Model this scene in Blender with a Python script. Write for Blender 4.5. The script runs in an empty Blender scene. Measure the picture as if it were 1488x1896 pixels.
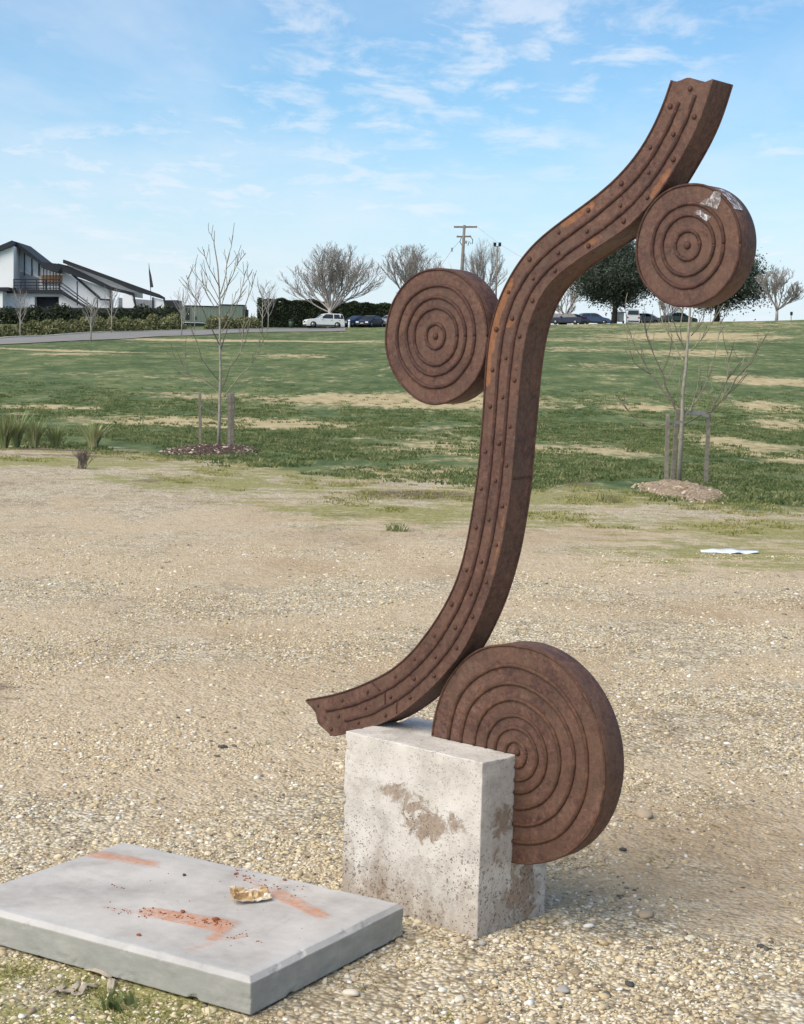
import bpy, math, random
import numpy as np
from mathutils import Vector, Matrix

R_ = math.radians
scene = bpy.context.scene
COL = scene.collection
rng = np.random.default_rng(7)
random.seed(7)

# ------------------------------------------------------------------ camera
FPX, PITCH, ROLL, CAMH = 3090.3, 0.08664, 0.02715, 1.6      # focal length in photo pixels (1488 wide)
_cp, _sp, _cr, _sr = math.cos(PITCH), math.sin(PITCH), math.cos(ROLL), math.sin(ROLL)
FW = np.array([0, _cp, -_sp]); _r = np.array([1., 0, 0]); _u = np.array([0, _sp, _cp])
RT = _cr * _r + _sr * _u; UP = -_sr * _r + _cr * _u
cam = bpy.data.cameras.new('camera'); camo = bpy.data.objects.new('camera', cam); COL.objects.link(camo)
m = Matrix.Identity(4)
for i in range(3):
    m[i][0], m[i][1], m[i][2] = RT[i], UP[i], -FW[i]
m[2][3] = CAMH
camo.matrix_world = m
cam.sensor_fit = 'HORIZONTAL'; cam.sensor_width = 36; cam.lens = 36 * FPX / 1488
cam.clip_end = 6000; cam.clip_start = 0.05
scene.camera = camo

# ------------------------------------------------------------------ sky, sun, exposure
SUN_EL, SUN_AZ = 46, 232            # azimuth clockwise from +Y (straight ahead)
world = bpy.data.worlds.new('World'); scene.world = world; world.use_nodes = True
wn, wl = world.node_tree.nodes, world.node_tree.links
wn.clear()
def wnode(t, **k):
    n = wn.new(t)
    for a, b in k.items(): setattr(n, a, b)
    return n
def wmath(op, a, b=None):
    n = wnode('ShaderNodeMath', operation=op)
    for i, v in enumerate((a, b)):
        if v is None: continue
        if isinstance(v, (int, float)): n.inputs[i].default_value = v
        else: wl.new(v, n.inputs[i])
    return n.outputs[0]
sky = wnode('ShaderNodeTexSky', sky_type='NISHITA', sun_disc=False)
sky.sun_elevation = R_(SUN_EL); sky.sun_rotation = R_(SUN_AZ)
sky.air_density = 1.0; sky.dust_density = 0.6; sky.ozone_density = 1.6
tc = wnode('ShaderNodeTexCoord'); sx = wnode('ShaderNodeSeparateXYZ'); wl.new(tc.outputs['Generated'], sx.inputs[0])
zz = wmath('ADD', wmath('MAXIMUM', sx.outputs[2], 0.0), 0.09)
cu = wmath('DIVIDE', sx.outputs[0], zz); cv = wmath('DIVIDE', sx.outputs[1], zz)
cx = wnode('ShaderNodeCombineXYZ'); wl.new(cu, cx.inputs[0]); wl.new(cv, cx.inputs[1])
def cloud(scale, off, lo, hi, detail=8, rough=.6, dist=.3, sy=1.0):
    mp = wnode('ShaderNodeMapping'); mp.inputs['Location'].default_value = off; mp.inputs['Scale'].default_value = (1, sy, 1)
    wl.new(cx.outputs[0], mp.inputs[0])
    n = wnode('ShaderNodeTexNoise'); n.inputs['Scale'].default_value = scale; n.inputs['Detail'].default_value = detail
    n.inputs['Roughness'].default_value = rough; n.inputs['Distortion'].default_value = dist
    wl.new(mp.outputs[0], n.inputs['Vector'])
    r = wnode('ShaderNodeMapRange'); r.interpolation_type = 'SMOOTHSTEP'
    r.inputs['From Min'].default_value = lo; r.inputs['From Max'].default_value = hi
    wl.new(n.outputs['Fac'], r.inputs['Value'])
    return r.outputs[0]
CO = (.4, .9)
puffs = wmath('MULTIPLY', cloud(5.4, (.68, 0.54, 0), .43, .66, rough=.62, sy=.66), cloud(.62, (CO[0], CO[1], 0), .36, .56, detail=3, dist=0))
veil = wmath('MULTIPLY', cloud(.8, (1.7, 6.0, 0), .36, .74, detail=6, sy=.5), .55)
hz = wnode('ShaderNodeMapRange'); hz.interpolation_type = 'SMOOTHSTEP'; wl.new(sx.outputs[2], hz.inputs['Value'])
hz.inputs['From Min'].default_value = -.02; hz.inputs['From Max'].default_value = .17
hz.inputs['To Min'].default_value = .92; hz.inputs['To Max'].default_value = 0.0
cf = wmath('MAXIMUM', wmath('MULTIPLY', puffs, .62), veil)
tint = wnode('ShaderNodeMix', data_type='RGBA', blend_type='MULTIPLY'); tint.inputs[0].default_value = 1
wl.new(sky.outputs[0], tint.inputs[6]); tint.inputs[7].default_value = (.66, .87, .97, 1)
hm = wnode('ShaderNodeMix', data_type='RGBA'); wl.new(hz.outputs[0], hm.inputs[0]); wl.new(tint.outputs[2], hm.inputs[6]); hm.inputs[7].default_value = (4.75, 5.2, 5.8, 1)   # haze low over the horizon
mx = wnode('ShaderNodeMix', data_type='RGBA'); wl.new(cf, mx.inputs[0]); wl.new(hm.outputs[2], mx.inputs[6])
mx.inputs[7].default_value = (5.2, 5.5, 6.0, 1)          # sunlit thin cloud, in the sky texture's own units
bg = wnode('ShaderNodeBackground'); bg.inputs[1].default_value = .105
wl.new(mx.outputs[2], bg.inputs[0])
wo = wnode('ShaderNodeOutputWorld'); wl.new(bg.outputs[0], wo.inputs[0])

sun = bpy.data.lights.new('sun', 'SUN'); sun.energy = 2.7; sun.angle = R_(62); sun.color = (1, .89, .745)
suno = bpy.data.objects.new('sun', sun); COL.objects.link(suno)
_a, _e = R_(SUN_AZ), R_(SUN_EL)
sdir = Vector((math.sin(_a) * math.cos(_e), math.cos(_a) * math.cos(_e), math.sin(_e)))
suno.rotation_euler = sdir.to_track_quat('Z', 'Y').to_euler()
vs = scene.view_settings
vs.view_transform = 'Standard'; vs.look = 'None'; vs.exposure = 0.68; vs.gamma = 1; vs.use_curve_mapping = False
scene.cycles.use_denoising = True
scene.cycles.max_bounces = 6; scene.cycles.transparent_max_bounces = 8

# ------------------------------------------------------------------ terrain functions
def smooth(a, b, x):
    t = np.clip((np.asarray(x, float) - a) / (b - a), 0, 1); return t * t * (3 - 2 * t)
_ST = np.array([-1, -.30, -.24, -.144, -.047, .04, .115, .24, .35, 1]); _SV = np.array([.034, .034, .035, .0355, .0375, .0425, .0463, .0537, .056, .056])
def gz(x, y):
    x = np.asarray(x, float); y = np.asarray(y, float)
    t = x / np.maximum(y, 50)
    s = np.interp(t, _ST, _SV)
    d = np.maximum(y - 36, 0)
    ramp = np.where(d < 16, d * d / 32, d - 8)           # eased start of the rise
    base = s * np.minimum(ramp, 207 - 44)
    more = np.clip(y - 207, 0, 45) * .022 * np.interp(t, [-.2, 0], [1.2, 1.0])
    drop = np.maximum(y - 300, 0) * .03
    flat = .004 * np.sin(x * 3.1 + y * 1.3) * np.sin(y * 2.3 - x) * smooth(6, 9, y)
    lump = .05 * np.sin(x * .31 + 1) * np.sin(y * .23 + .5 * np.sin(x * .17)) * smooth(33, 60, y)
    return base + more - drop + flat + lump
def ray(px, py): return FW * FPX + (px - 744) * RT - (py - 948) * UP
def at(px, py, d):
    v = ray(px, py); v = v * (d / v[1]); return np.array([v[0], d, v[2] + CAMH])
def gnd(px, py, dmax=400):
    v = ray(px, py); v = v / v[1]
    ys = np.concatenate([np.arange(2.5, 40, .02), np.arange(40, dmax, .2)])
    h = v[2] * ys + CAMH - gz(v[0] * ys, ys)
    k = np.argmax(h < 0) if (h < 0).any() else len(ys) - 1
    y = ys[k]; return np.array([v[0] * y, y, float(gz(v[0] * y, y))])
def gat(px, d):
    """ground point under photo column px at forward distance d"""
    z = 0.
    for _ in range(6):
        # column px tilts a little with the roll: solve for x with the projected height
        rel = z - CAMH
        # px = 744 + F*(x*cr + sr*(d*sp + rel*cp)) / (d*cp - rel*sp)
        x = ((px - 744) / FPX * (d * _cp - rel * _sp) - _sr * (d * _sp + rel * _cp)) / _cr
        z = float(gz(x, d))
    return np.array([x, d, z])

# ------------------------------------------------------------------ mesh helpers
class MB:
    def __init__(s): s.v = []; s.f = []; s.sm = []; s.mi = []
    def add(s, vs_, fs, smooth_=False, mi=0):
        o = len(s.v); s.v += [tuple(map(float, p)) for p in vs_]
        for f in fs: s.f.append([i + o for i in f]); s.sm.append(smooth_); s.mi.append(mi)
        return s
    def box(s, c, size, rz=0, mi=0, M=None):
        hx, hy, hz_ = size[0] / 2, size[1] / 2, size[2] / 2
        P = [Vector((a * hx, b * hy, e * hz_)) for e in (-1, 1) for b in (-1, 1) for a in (-1, 1)]
        rot = M if M is not None else Matrix.Rotation(rz, 3, 'Z')
        P = [rot @ p + Vector(c) for p in P]
        return s.add(P, [(0, 2, 3, 1), (4, 5, 7, 6), (0, 1, 5, 4), (2, 6, 7, 3), (0, 4, 6, 2), (1, 3, 7, 5)], False, mi)
    def bar(s, a, b, w, h=None, mi=0):
        a, b = Vector(a), Vector(b); d = b - a; L = d.length; h = h or w
        q = d.to_track_quat('X', 'Z').to_matrix()
        return s.box((a + b) / 2, (L, w, h), mi=mi, M=q)
    def tube(s, pts, rad, n=6, cap=True, mi=0):
        pts = [Vector(p) for p in pts]; k = len(pts)
        if isinstance(rad, (int, float)): rad = [rad] * k
        vs_ = []; T0 = (pts[1] - pts[0]).normalized()
        ref = Vector((0, 0, 1)) if abs(T0.z) < .9 else Vector((1, 0, 0))
        A = T0.cross(ref).normalized()
        for i in range(k):
            T = (pts[min(i + 1, k - 1)] - pts[max(i - 1, 0)])
            T = T.normalized() if T.length > 1e-9 else T0
            A = (A - T * A.dot(T)); A = A.normalized() if A.length > 1e-6 else T.orthogonal().normalized()
            B = T.cross(A)
            for j in range(n):
                a = 2 * math.pi * j / n; vs_.append(pts[i] + (A * math.cos(a) + B * math.sin(a)) * rad[i])
        fs = [(i * n + j, i * n + (j + 1) % n, (i + 1) * n + (j + 1) % n, (i + 1) * n + j) for i in range(k - 1) for j in range(n)]
        if cap: fs += [tuple(range(n - 1, -1, -1)), tuple((k - 1) * n + j for j in range(n))]
        return s.add(vs_, fs, True, mi)
    def prism(s, poly, d0, d1, fn, mi=0, smooth_side=False):
        """poly: 2D points; fn(a, b, depth) -> 3D"""
        n = len(poly); v = [fn(a, b, d0) for a, b in poly] + [fn(a, b, d1) for a, b in poly]
        s.add(v, [tuple(range(n)), tuple(range(2 * n - 1, n - 1, -1))], False, mi)
        s.add(v, [(i, i + n, (i + 1) % n + n, (i + 1) % n) for i in range(n)], smooth_side, mi); return s
    def build(s, name, mats, parent=None, loc=None):
        me = bpy.data.meshes.new(name); me.from_pydata(s.v, [], s.f)
        for mt in (mats if isinstance(mats, (list, tuple)) else [mats]): me.materials.append(mt)
        me.polygons.foreach_set('use_smooth', s.sm); me.polygons.foreach_set('material_index', s.mi)
        me.update()
        o = bpy.data.objects.new(name, me); COL.objects.link(o)
        if parent: o.parent = parent
        if loc is not None: o.location = loc
        return o
def np_obj(name, V, F, mat, parent=None, smooth_=False):
    """V (n,3), F (m,k)"""
    me = bpy.data.meshes.new(name); F = np.asarray(F); k = F.shape[1]
    me.vertices.add(len(V)); me.vertices.foreach_set('co', np.asarray(V, np.float32).ravel())
    me.loops.add(F.size); me.loops.foreach_set('vertex_index', F.ravel().astype(np.int32))
    me.polygons.add(len(F)); me.polygons.foreach_set('loop_start', np.arange(0, F.size, k, dtype=np.int32))
    me.polygons.foreach_set('loop_total', np.full(len(F), k, np.int32))
    me.polygons.foreach_set('use_smooth', np.full(len(F), smooth_))
    me.materials.append(mat); me.update(); me.validate()
    o = bpy.data.objects.new(name, me); COL.objects.link(o)
    if parent: o.parent = parent
    return o
def attr(o, name, vals):
    a = o.data.attributes.new(name, 'FLOAT', 'POINT'); a.data.foreach_set('value', np.asarray(vals, np.float32).ravel())
def empty(name, loc=(0, 0, 0), rz=0):
    o = bpy.data.objects.new(name, None); COL.objects.link(o); o.location = loc; o.rotation_euler = (0, 0, rz); o.empty_display_size = .2
    return o
def tag(o, label=None, cat=None, group=None, kind=None):
    if label: o['label'] = label
    if cat: o['category'] = cat
    if group: o['group'] = group
    if kind: o['kind'] = kind
    return o
def copy_tree(o, parent=None):
    c = o.copy(); COL.objects.link(c); c.parent = parent
    for ch in list(o.children): copy_tree(ch, c)
    return c

# ------------------------------------------------------------------ material helpers
class NT:
    def __init__(s, name):
        s.m = bpy.data.materials.new(name); s.m.use_nodes = True
        s.t = s.m.node_tree; s.n = s.t.nodes; s.l = s.t.links
        s.b = s.n['Principled BSDF']; s.out = s.n['Material Output']
        s.tc = s.n.new('ShaderNodeTexCoord')
    def node(s, t, **k):
        n = s.n.new(t)
        for a, b in k.items(): setattr(n, a, b)
        return n
    def put(s, sock, v):
        if isinstance(v, bpy.types.NodeSocket): s.l.new(v, sock)
        elif v is not None: sock.default_value = v
    def math(s, op, a, b=None, clamp=False):
        n = s.node('ShaderNodeMath', operation=op); n.use_clamp = clamp; s.put(n.inputs[0], a); s.put(n.inputs[1], b); return n.outputs[0]
    def pos(s): return s.node('ShaderNodeNewGeometry').outputs['Position']
    def map(s, vec, scale=(1, 1, 1), loc=(0, 0, 0), rot=(0, 0, 0)):
        n = s.node('ShaderNodeMapping'); s.put(n.inputs[0], vec); n.inputs['Scale'].default_value = scale; n.inputs['Location'].default_value = loc; n.inputs['Rotation'].default_value = rot
        return n.outputs[0]
    def noise(s, vec, scale, detail=4, rough=.55, dist=0, col=False):
        n = s.node('ShaderNodeTexNoise'); s.put(n.inputs['Vector'], vec); n.inputs['Scale'].default_value = scale
        n.inputs['Detail'].default_value = detail; n.inputs['Roughness'].default_value = rough; n.inputs['Distortion'].default_value = dist
        return n.outputs['Color' if col else 'Fac']
    def voro(s, vec, scale, feature='F1', rand=1, out='Distance'):
        n = s.node('ShaderNodeTexVoronoi', feature=feature); s.put(n.inputs['Vector'], vec); n.inputs['Scale'].default_value = scale; n.inputs['Randomness'].default_value = rand
        return n.outputs[out]
    def step(s, v, lo, hi, a=0., b=1.):
        n = s.node('ShaderNodeMapRange', interpolation_type='SMOOTHSTEP'); s.put(n.inputs['Value'], v)
        n.inputs['From Min'].default_value = lo; n.inputs['From Max'].default_value = hi; n.inputs['To Min'].default_value = a; n.inputs['To Max'].default_value = b
        return n.outputs[0]
    def ramp(s, v, stops, mode='LINEAR'):
        n = s.node('ShaderNodeValToRGB'); s.put(n.inputs[0], v); e = n.color_ramp.elements; n.color_ramp.interpolation = mode
        while len(e) > 1: e.remove(e[0])
        e[0].position = stops[0][0]; e[0].color = (*stops[0][1], 1)
        for p_, c_ in stops[1:]:
            q = e.new(p_); q.color = (*c_, 1)
        return n.outputs[0]
    def mix(s, f, a, b, mode='MIX'):
        n = s.node('ShaderNodeMix', data_type='RGBA', blend_type=mode); s.put(n.inputs[0], f)
        for i, v in ((6, a), (7, b)):
            s.put(n.inputs[i], (*v, 1) if isinstance(v, (tuple, list)) and len(v) == 3 else v)
        return n.outputs[2]
    def attr(s, name):
        n = s.node('ShaderNodeAttribute'); n.attribute_name = name; return n.outputs['Fac']
    def bump(s, h, strength=.5, dist=.01, normal=None):
        n = s.node('ShaderNodeBump'); s.put(n.inputs['Height'], h); n.inputs['Strength'].default_value = strength; n.inputs['Distance'].default_value = dist
        if normal is not None: s.l.new(normal, n.inputs['Normal'])
        return n.outputs[0]
    def fin(s, col=None, rough=.85, normal=None, spec=.3, metal=0.):
        if col is not None: s.put(s.b.inputs['Base Color'], (*col, 1) if isinstance(col, (tuple, list)) and len(col) == 3 else col)
        s.put(s.b.inputs['Roughness'], rough); s.b.inputs['Specular IOR Level'].default_value = spec; s.put(s.b.inputs['Metallic'], metal)
        if normal is not None: s.l.new(normal, s.b.inputs['Normal'])
        return s.m
def plain(name, col, rough=.7, var=.15, scale=3., spec=.3, metal=0.):
    k = NT(name); n = k.noise(k.tc.outputs['Object'], scale, 5, .6)
    a = tuple(c * (1 - var) for c in col); b = tuple(min(1, c * (1 + var)) for c in col)
    return k.fin(k.ramp(n, [(.3, a), (.7, b)]), rough, None, spec, metal)

# ---- ground
def mat_ground():
    k = NT('ground_gravel_and_grass'); P = k.pos()
    g, dry, dirt, moss, bare = (k.attr(n) for n in ('grass', 'dry', 'dirt', 'moss', 'bare'))
    # gravel: three sizes of stones over pale sand
    vc = k.voro(P, 62, out='Color'); sep = k.node('ShaderNodeSeparateColor'); k.l.new(vc, sep.inputs[0])
    stone = k.ramp(sep.outputs[0], [(0, (.24, .20, .15)), (.07, (.13, .12, .11)), (.13, (.40, .32, .21)), (.40, (.55, .455, .295)), (.62, (.645, .55, .37)), (.82, (.725, .65, .485)), (1, (.80, .76, .67))])
    vc2 = k.voro(P, 21, out='Color'); sep2 = k.node('ShaderNodeSeparateColor'); k.l.new(vc2, sep2.inputs[0])
    stone2 = k.ramp(sep2.outputs[1], [(0, (.26, .22, .165)), (.3, (.50, .425, .305)), (.7, (.66, .575, .42)), (1, (.80, .74, .62))])
    d1 = k.voro(P, 62); d2 = k.voro(P, 21)
    vc3 = k.voro(k.map(P, (1, .6, 1)), 9, out='Color'); sep3 = k.node('ShaderNodeSeparateColor'); k.l.new(vc3, sep3.inputs[0])
    stone = k.mix(.42, stone, stone2); stone = k.mix(.55, stone, k.ramp(sep3.outputs[2], [(0, (.52, .50, .47)), (.25, (.86, .84, .80)), (.7, (1, .99, .97)), (1, (1, 1, 1))]), 'MULTIPLY')
    gap = k.step(d1, .45, .75)
    stone = k.mix(k.math('MULTIPLY', gap, .75), stone, (.22, .165, .10))
    sand = k.ramp(k.noise(P, 9, 6, .65), [(.25, (.40, .30, .185)), (.5, (.51, .40, .265)), (.75, (.61, .505, .36))])
    nb = k.noise(k.map(P, (1, .75, 1)), .95, 6, .62, .4)
    sandf = k.step(k.math('ADD', nb, k.math('MULTIPLY', bare, .45)), .49, .72)
    sandf = k.math('MULTIPLY', sandf, k.step(k.noise(P, 30, 3, .7), .30, .55, .25, 1.0))
    gravel = k.mix(sandf, stone, sand)
    damp = k.step(k.noise(k.map(P, (.55, .4, 1), (3, 1, 0)), 1, 4, .6), .46, .70)
    gravel = k.mix(k.math('MULTIPLY', damp, .40), gravel, (.60, .47, .33), 'MULTIPLY')
    # sparse green in the gravel
    mn = k.noise(k.map(P, (.8, 1, 1)), 2.6, 5, .72)
    mossf = k.step(k.math('ADD', k.math('MULTIPLY', moss, .80), k.math('MULTIPLY', k.math('SUBTRACT', mn, .25), 1.9)), .84, 1.18)
    mossc = k.ramp(k.noise(P, 14, 4, .7), [(.3, (.13, .135, .035)), (.5, (.25, .24, .075)), (.72, (.40, .36, .16))])
    gravel = k.mix(k.math('MULTIPLY', mossf, .85), gravel, mossc)
    dn = k.noise(P, 5, 6, .7)
    dirtc = k.ramp(k.noise(P, 23, 5, .75), [(.3, (.055, .038, .028)), (.5, (.15, .105, .075)), (.7, (.30, .225, .16))])
    gravel = k.mix(k.step(k.math('ADD', dirt, k.math('MULTIPLY', dn, 1.5)), 1.05, 1.45), gravel, dirtc)
    # mown field
    gn = k.noise(k.map(P, (1, .45, 1)), 3.2, 6, .75); gl = k.noise(k.map(P, (.30, .10, 1)), .55, 5, .6)
    gmid = k.noise(k.map(P, (.9, .30, 1), (2, 9, 0)), 1, 5, .7)
    gm = k.math('ADD', k.math('ADD', k.math('MULTIPLY', gn, .55), k.math('MULTIPLY', gl, .40)), k.math('MULTIPLY', k.math('SUBTRACT', gmid, .45), .75))
    green = k.ramp(gm, [(.30, (.036, .062, .020)), (.44, (.070, .108, .036)), (.57, (.128, .162, .062)), (.72, (.29, .275, .130))])
    pn = k.noise(k.map(P, (.22, .15, 1), (7, 3, 0)), 1, 6, .72, .3); pf = k.noise(k.map(P, (1, .30, 1)), 2.2, 6, .78)
    dryf = k.step(k.math('ADD', k.math('ADD', k.math('MULTIPLY', dry, .56), k.math('MULTIPLY', pn, 1.25)), k.math('MULTIPLY', pf, 1.35)), 1.40, 1.74)
    dryc = k.ramp(pf, [(.3, (.32, .245, .125)), (.5, (.47, .375, .21)), (.7, (.58, .485, .30))])
    field = k.mix(k.math('MULTIPLY', dryf, .93), green, dryc)
    en = k.noise(k.map(P, (.7, 1.1, 1)), 1.6, 5, .7)
    gf = k.step(k.math('ADD', g, k.math('MULTIPLY', k.math('SUBTRACT', en, .5), 2.2)), .30, .72)
    field = k.mix(k.step(k.math('ADD', dirt, k.math('MULTIPLY', dn, 1.5)), 1.2, 1.5), field, dirtc)
    col = k.mix(gf, gravel, field)
    h = k.math('ADD', k.math('MULTIPLY', k.math('SUBTRACT', 1, d1), .010), k.math('MULTIPLY', k.math('SUBTRACT', 1, d2), .012))
    return k.fin(col, .92, k.bump(h, .9, 1.0), .2)

def rot2(x, y, a): return x * math.cos(a) + y * math.sin(a), -x * math.sin(a) + y * math.cos(a)
def blob(X, Y, cx_, cy_, rx, ry, soft=.5):
    q = np.sqrt(((X - cx_) / rx) ** 2 + ((Y - cy_) / ry) ** 2); return 1 - smooth(1 - soft, 1 + soft, q)
def pblob(X, Y, p0, p1, soft=.5):
    """a patch on the ground between two photo points (left-far, right-near corners of its extent)"""
    a, b = gnd(*p0), gnd(*p1); c = gnd((p0[0] + p1[0]) / 2, (p0[1] + p1[1]) / 2)
    w = abs(p1[0] - p0[0]) / FPX * c[1] / 2; return blob(X, Y, c[0], (a[1] + b[1]) / 2, w, max(abs(a[1] - b[1]) / 2, .3), soft)

DRY = (((480, 728), (1050, 762), 1.), ((130, 766), (650, 800), 1.05), ((660, 795), (1060, 862), .62), ((0, 748), (190, 762), .9), ((0, 763), (80, 772), .6),
                      ((880, 810), (1200, 850), .7), ((1290, 800), (1488, 862), .75), ((1120, 748), (1260, 764), .9), ((1330, 742), (1488, 765), .7), ((1360, 775), (1560, 800), .8),
                      ((1140, 617), (1430, 631), 1.), ((1000, 624), (1190, 634), .6), ((1150, 649), (1400, 660), .8), ((1310, 696), (1488, 713), 1.), ((1000, 642), (1130, 652), .5), ((1100, 700), (1180, 705), .5),
                      ((-200, 640), (350, 655), .95), ((250, 626), (780, 634), 1.15), ((-100, 676), (60, 682), .7), ((480, 655), (640, 665), .5), ((260, 722), (480, 742), .6), ((60, 650), (220, 662), .6),
                      ((620, 855), (900, 890), .65), ((960, 596), (1600, 612), .55), ((100, 690), (330, 700), .3), ((1020, 672), (1180, 686), .4))
DIRT = (((-60, 836), (330, 852), .62), ((-80, 829), (320, 838), 1.0), ((640, 903), (900, 930), .75), ((985, 885), (1120, 902), .7), ((300, 820), (490, 850), .8),
                      ((1380, 915), (1560, 945), .6), ((560, 948), (700, 962), .45), ((240, 880), (310, 900), .5), ((1150, 890), (1350, 932), .45), ((200, 808), (330, 830), .4), ((-60, 1240), (60, 1330), .42))
def dry_at(x, yy):
    dry = np.zeros_like(x)
    for p0, p1, w in DRY: dry = np.maximum(dry, w * pblob(x, yy, p0, p1, .75))
    return dry * .9
def bare_at(x, yy):
    w = .35 * np.sin(x * .9) + .2 * np.sin(x * 2.1 + 1)
    b = .55 * blob(x, yy, 1.2, 5.4, 1.1, .7) + .5 * blob(x, yy, -1.3, 7.4, 1.6, 1.1) + .30 * blob(x, yy, 0, 16, 6, 3) - .5 * blob(x, yy, 0, 4.0, 2, .6)
    for c_, wd, sl in ((8.6, .45, .10), (10.6, .55, .16), (13.2, .7, .12), (6.6, .30, -.15)): b = b + .55 * np.exp(-((yy - c_ - sl * x - w) / wd) ** 2)
    return b
def build_ground():
    t = np.concatenate([-np.geomspace(.36, 9, 26)[::-1], np.linspace(-.35, .35, 281), np.geomspace(.36, 9, 26)])
    y = np.concatenate([np.linspace(-4, 2.8, 10), np.geomspace(3, 46, 260), np.linspace(46.6, 262, 270), np.geomspace(270, 3500, 28)])
    T, Y = np.meshgrid(t, y); X = T * (Y + 5.0) * 1.0
    X = np.where(Y > 0, T * (Y + 1.2), T * 1.2 * (1 - Y * .2))
    Z = gz(X, Y)
    nr, nc = X.shape
    V = np.stack([X, Y, Z], -1).reshape(-1, 3)
    i = np.arange((nr - 1) * nc).reshape(nr - 1, nc)[:, :-1].ravel()
    F = np.stack([i, i + 1, i + nc + 1, i + nc], -1)
    o = np_obj('ground', V, F, mat_ground(), smooth_=True)
    x, yy = V[:, 0], V[:, 1]
    # where gravel turns to grass: a wandering edge
    e = np.interp(x / np.maximum(yy, 5), [-.30, -.24, -.12, -.05, .03, .1, .16, .24, .3], [31.5, 31.0, 27.5, 25.2, 23.4, 22.6, 21.2, 20.8, 20.5])
    e = e + .6 * np.sin(x * .9) + .4 * np.sin(x * 2.3 + 1)
    attr(o, 'grass', smooth(-2.2, 2.2, yy - e))
    moss = smooth(-11.5, -5.5, yy - e) * (1 - .2 * smooth(0, 3, yy - e)); moss *= .72 + .28 * np.sin(x * .8 + .6 * yy) * np.sin(yy * 1.3 - x * .5)
    moss = np.maximum(moss, .85 * blob(x, yy, -.75, 4.05, .55, .35)); moss = np.maximum(moss, .35 * blob(x, yy, -.1, 3.7, 3, .5))
    attr(o, 'moss', moss)
    attr(o, 'dry', dry_at(x, yy))
    dirt = np.zeros_like(x)
    for p0, p1, w in DIRT:
        dirt = np.maximum(dirt, w * pblob(x, yy, p0, p1, .9))
    attr(o, 'dirt', dirt)
    bare = bare_at(x, yy)
    attr(o, 'bare', bare)
    return tag(o, kind='structure')
GROUND = build_ground()

# ------------------------------------------------------------------ road and verge
def strip(name, near, far, mat, dz):
    """sheet following the terrain between two photo-edge polylines laid on the ground"""
    A = np.array([gnd(*p) for p in near]); B = np.array([gnd(*p) for p in far])
    n = 90; tt = np.linspace(0, 1, n)
    def res(Q):
        q = np.linspace(0, 1, len(Q)); return np.stack([np.interp(tt, q, Q[:, i]) for i in (0, 1)], -1)
    a, b = res(A), res(B); rows = []
    for w in np.linspace(0, 1, 6): rows.append(a * (1 - w) + b * w)
    P = np.stack(rows); Z = gz(P[..., 0], P[..., 1]) + dz
    V = np.concatenate([P, Z[..., None]], -1).reshape(-1, 3)
    i = np.arange(5 * n).reshape(5, n)[:, :-1].ravel(); F = np.stack([i, i + 1, i + n + 1, i + n], -1)
    return np_obj(name, V, F, mat, smooth_=True), b
k = NT('asphalt'); asphalt = k.fin(k.ramp(k.noise(k.pos(), .6, 6, .7), [(.3, (.19, .18, .165)), (.7, (.26, .248, .23))]), .9)
road, far_edge = strip('road', [(-260, 651), (0, 639), (120, 633), (240, 628), (300, 623.5), (420, 618), (526, 615), (640, 613.5)],
                       [(-260, 640), (0, 628), (114, 621), (240, 615.5), (300, 613.5), (420, 611.2), (526, 609.8), (640, 608.5)], asphalt, .05)
tag(road, kind='structure')
kb = MB(); cpts = [Vector((p[0], p[1], float(gz(p[0], p[1])) + .05)) for p in far_edge]
for i in range(0, len(cpts) - 1): kb.bar(cpts[i], cpts[i + 1], .30, .14)
tag(kb.build('kerb', plain('kerb_concrete', (.50, .47, .40), .9)), kind='structure')

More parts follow.
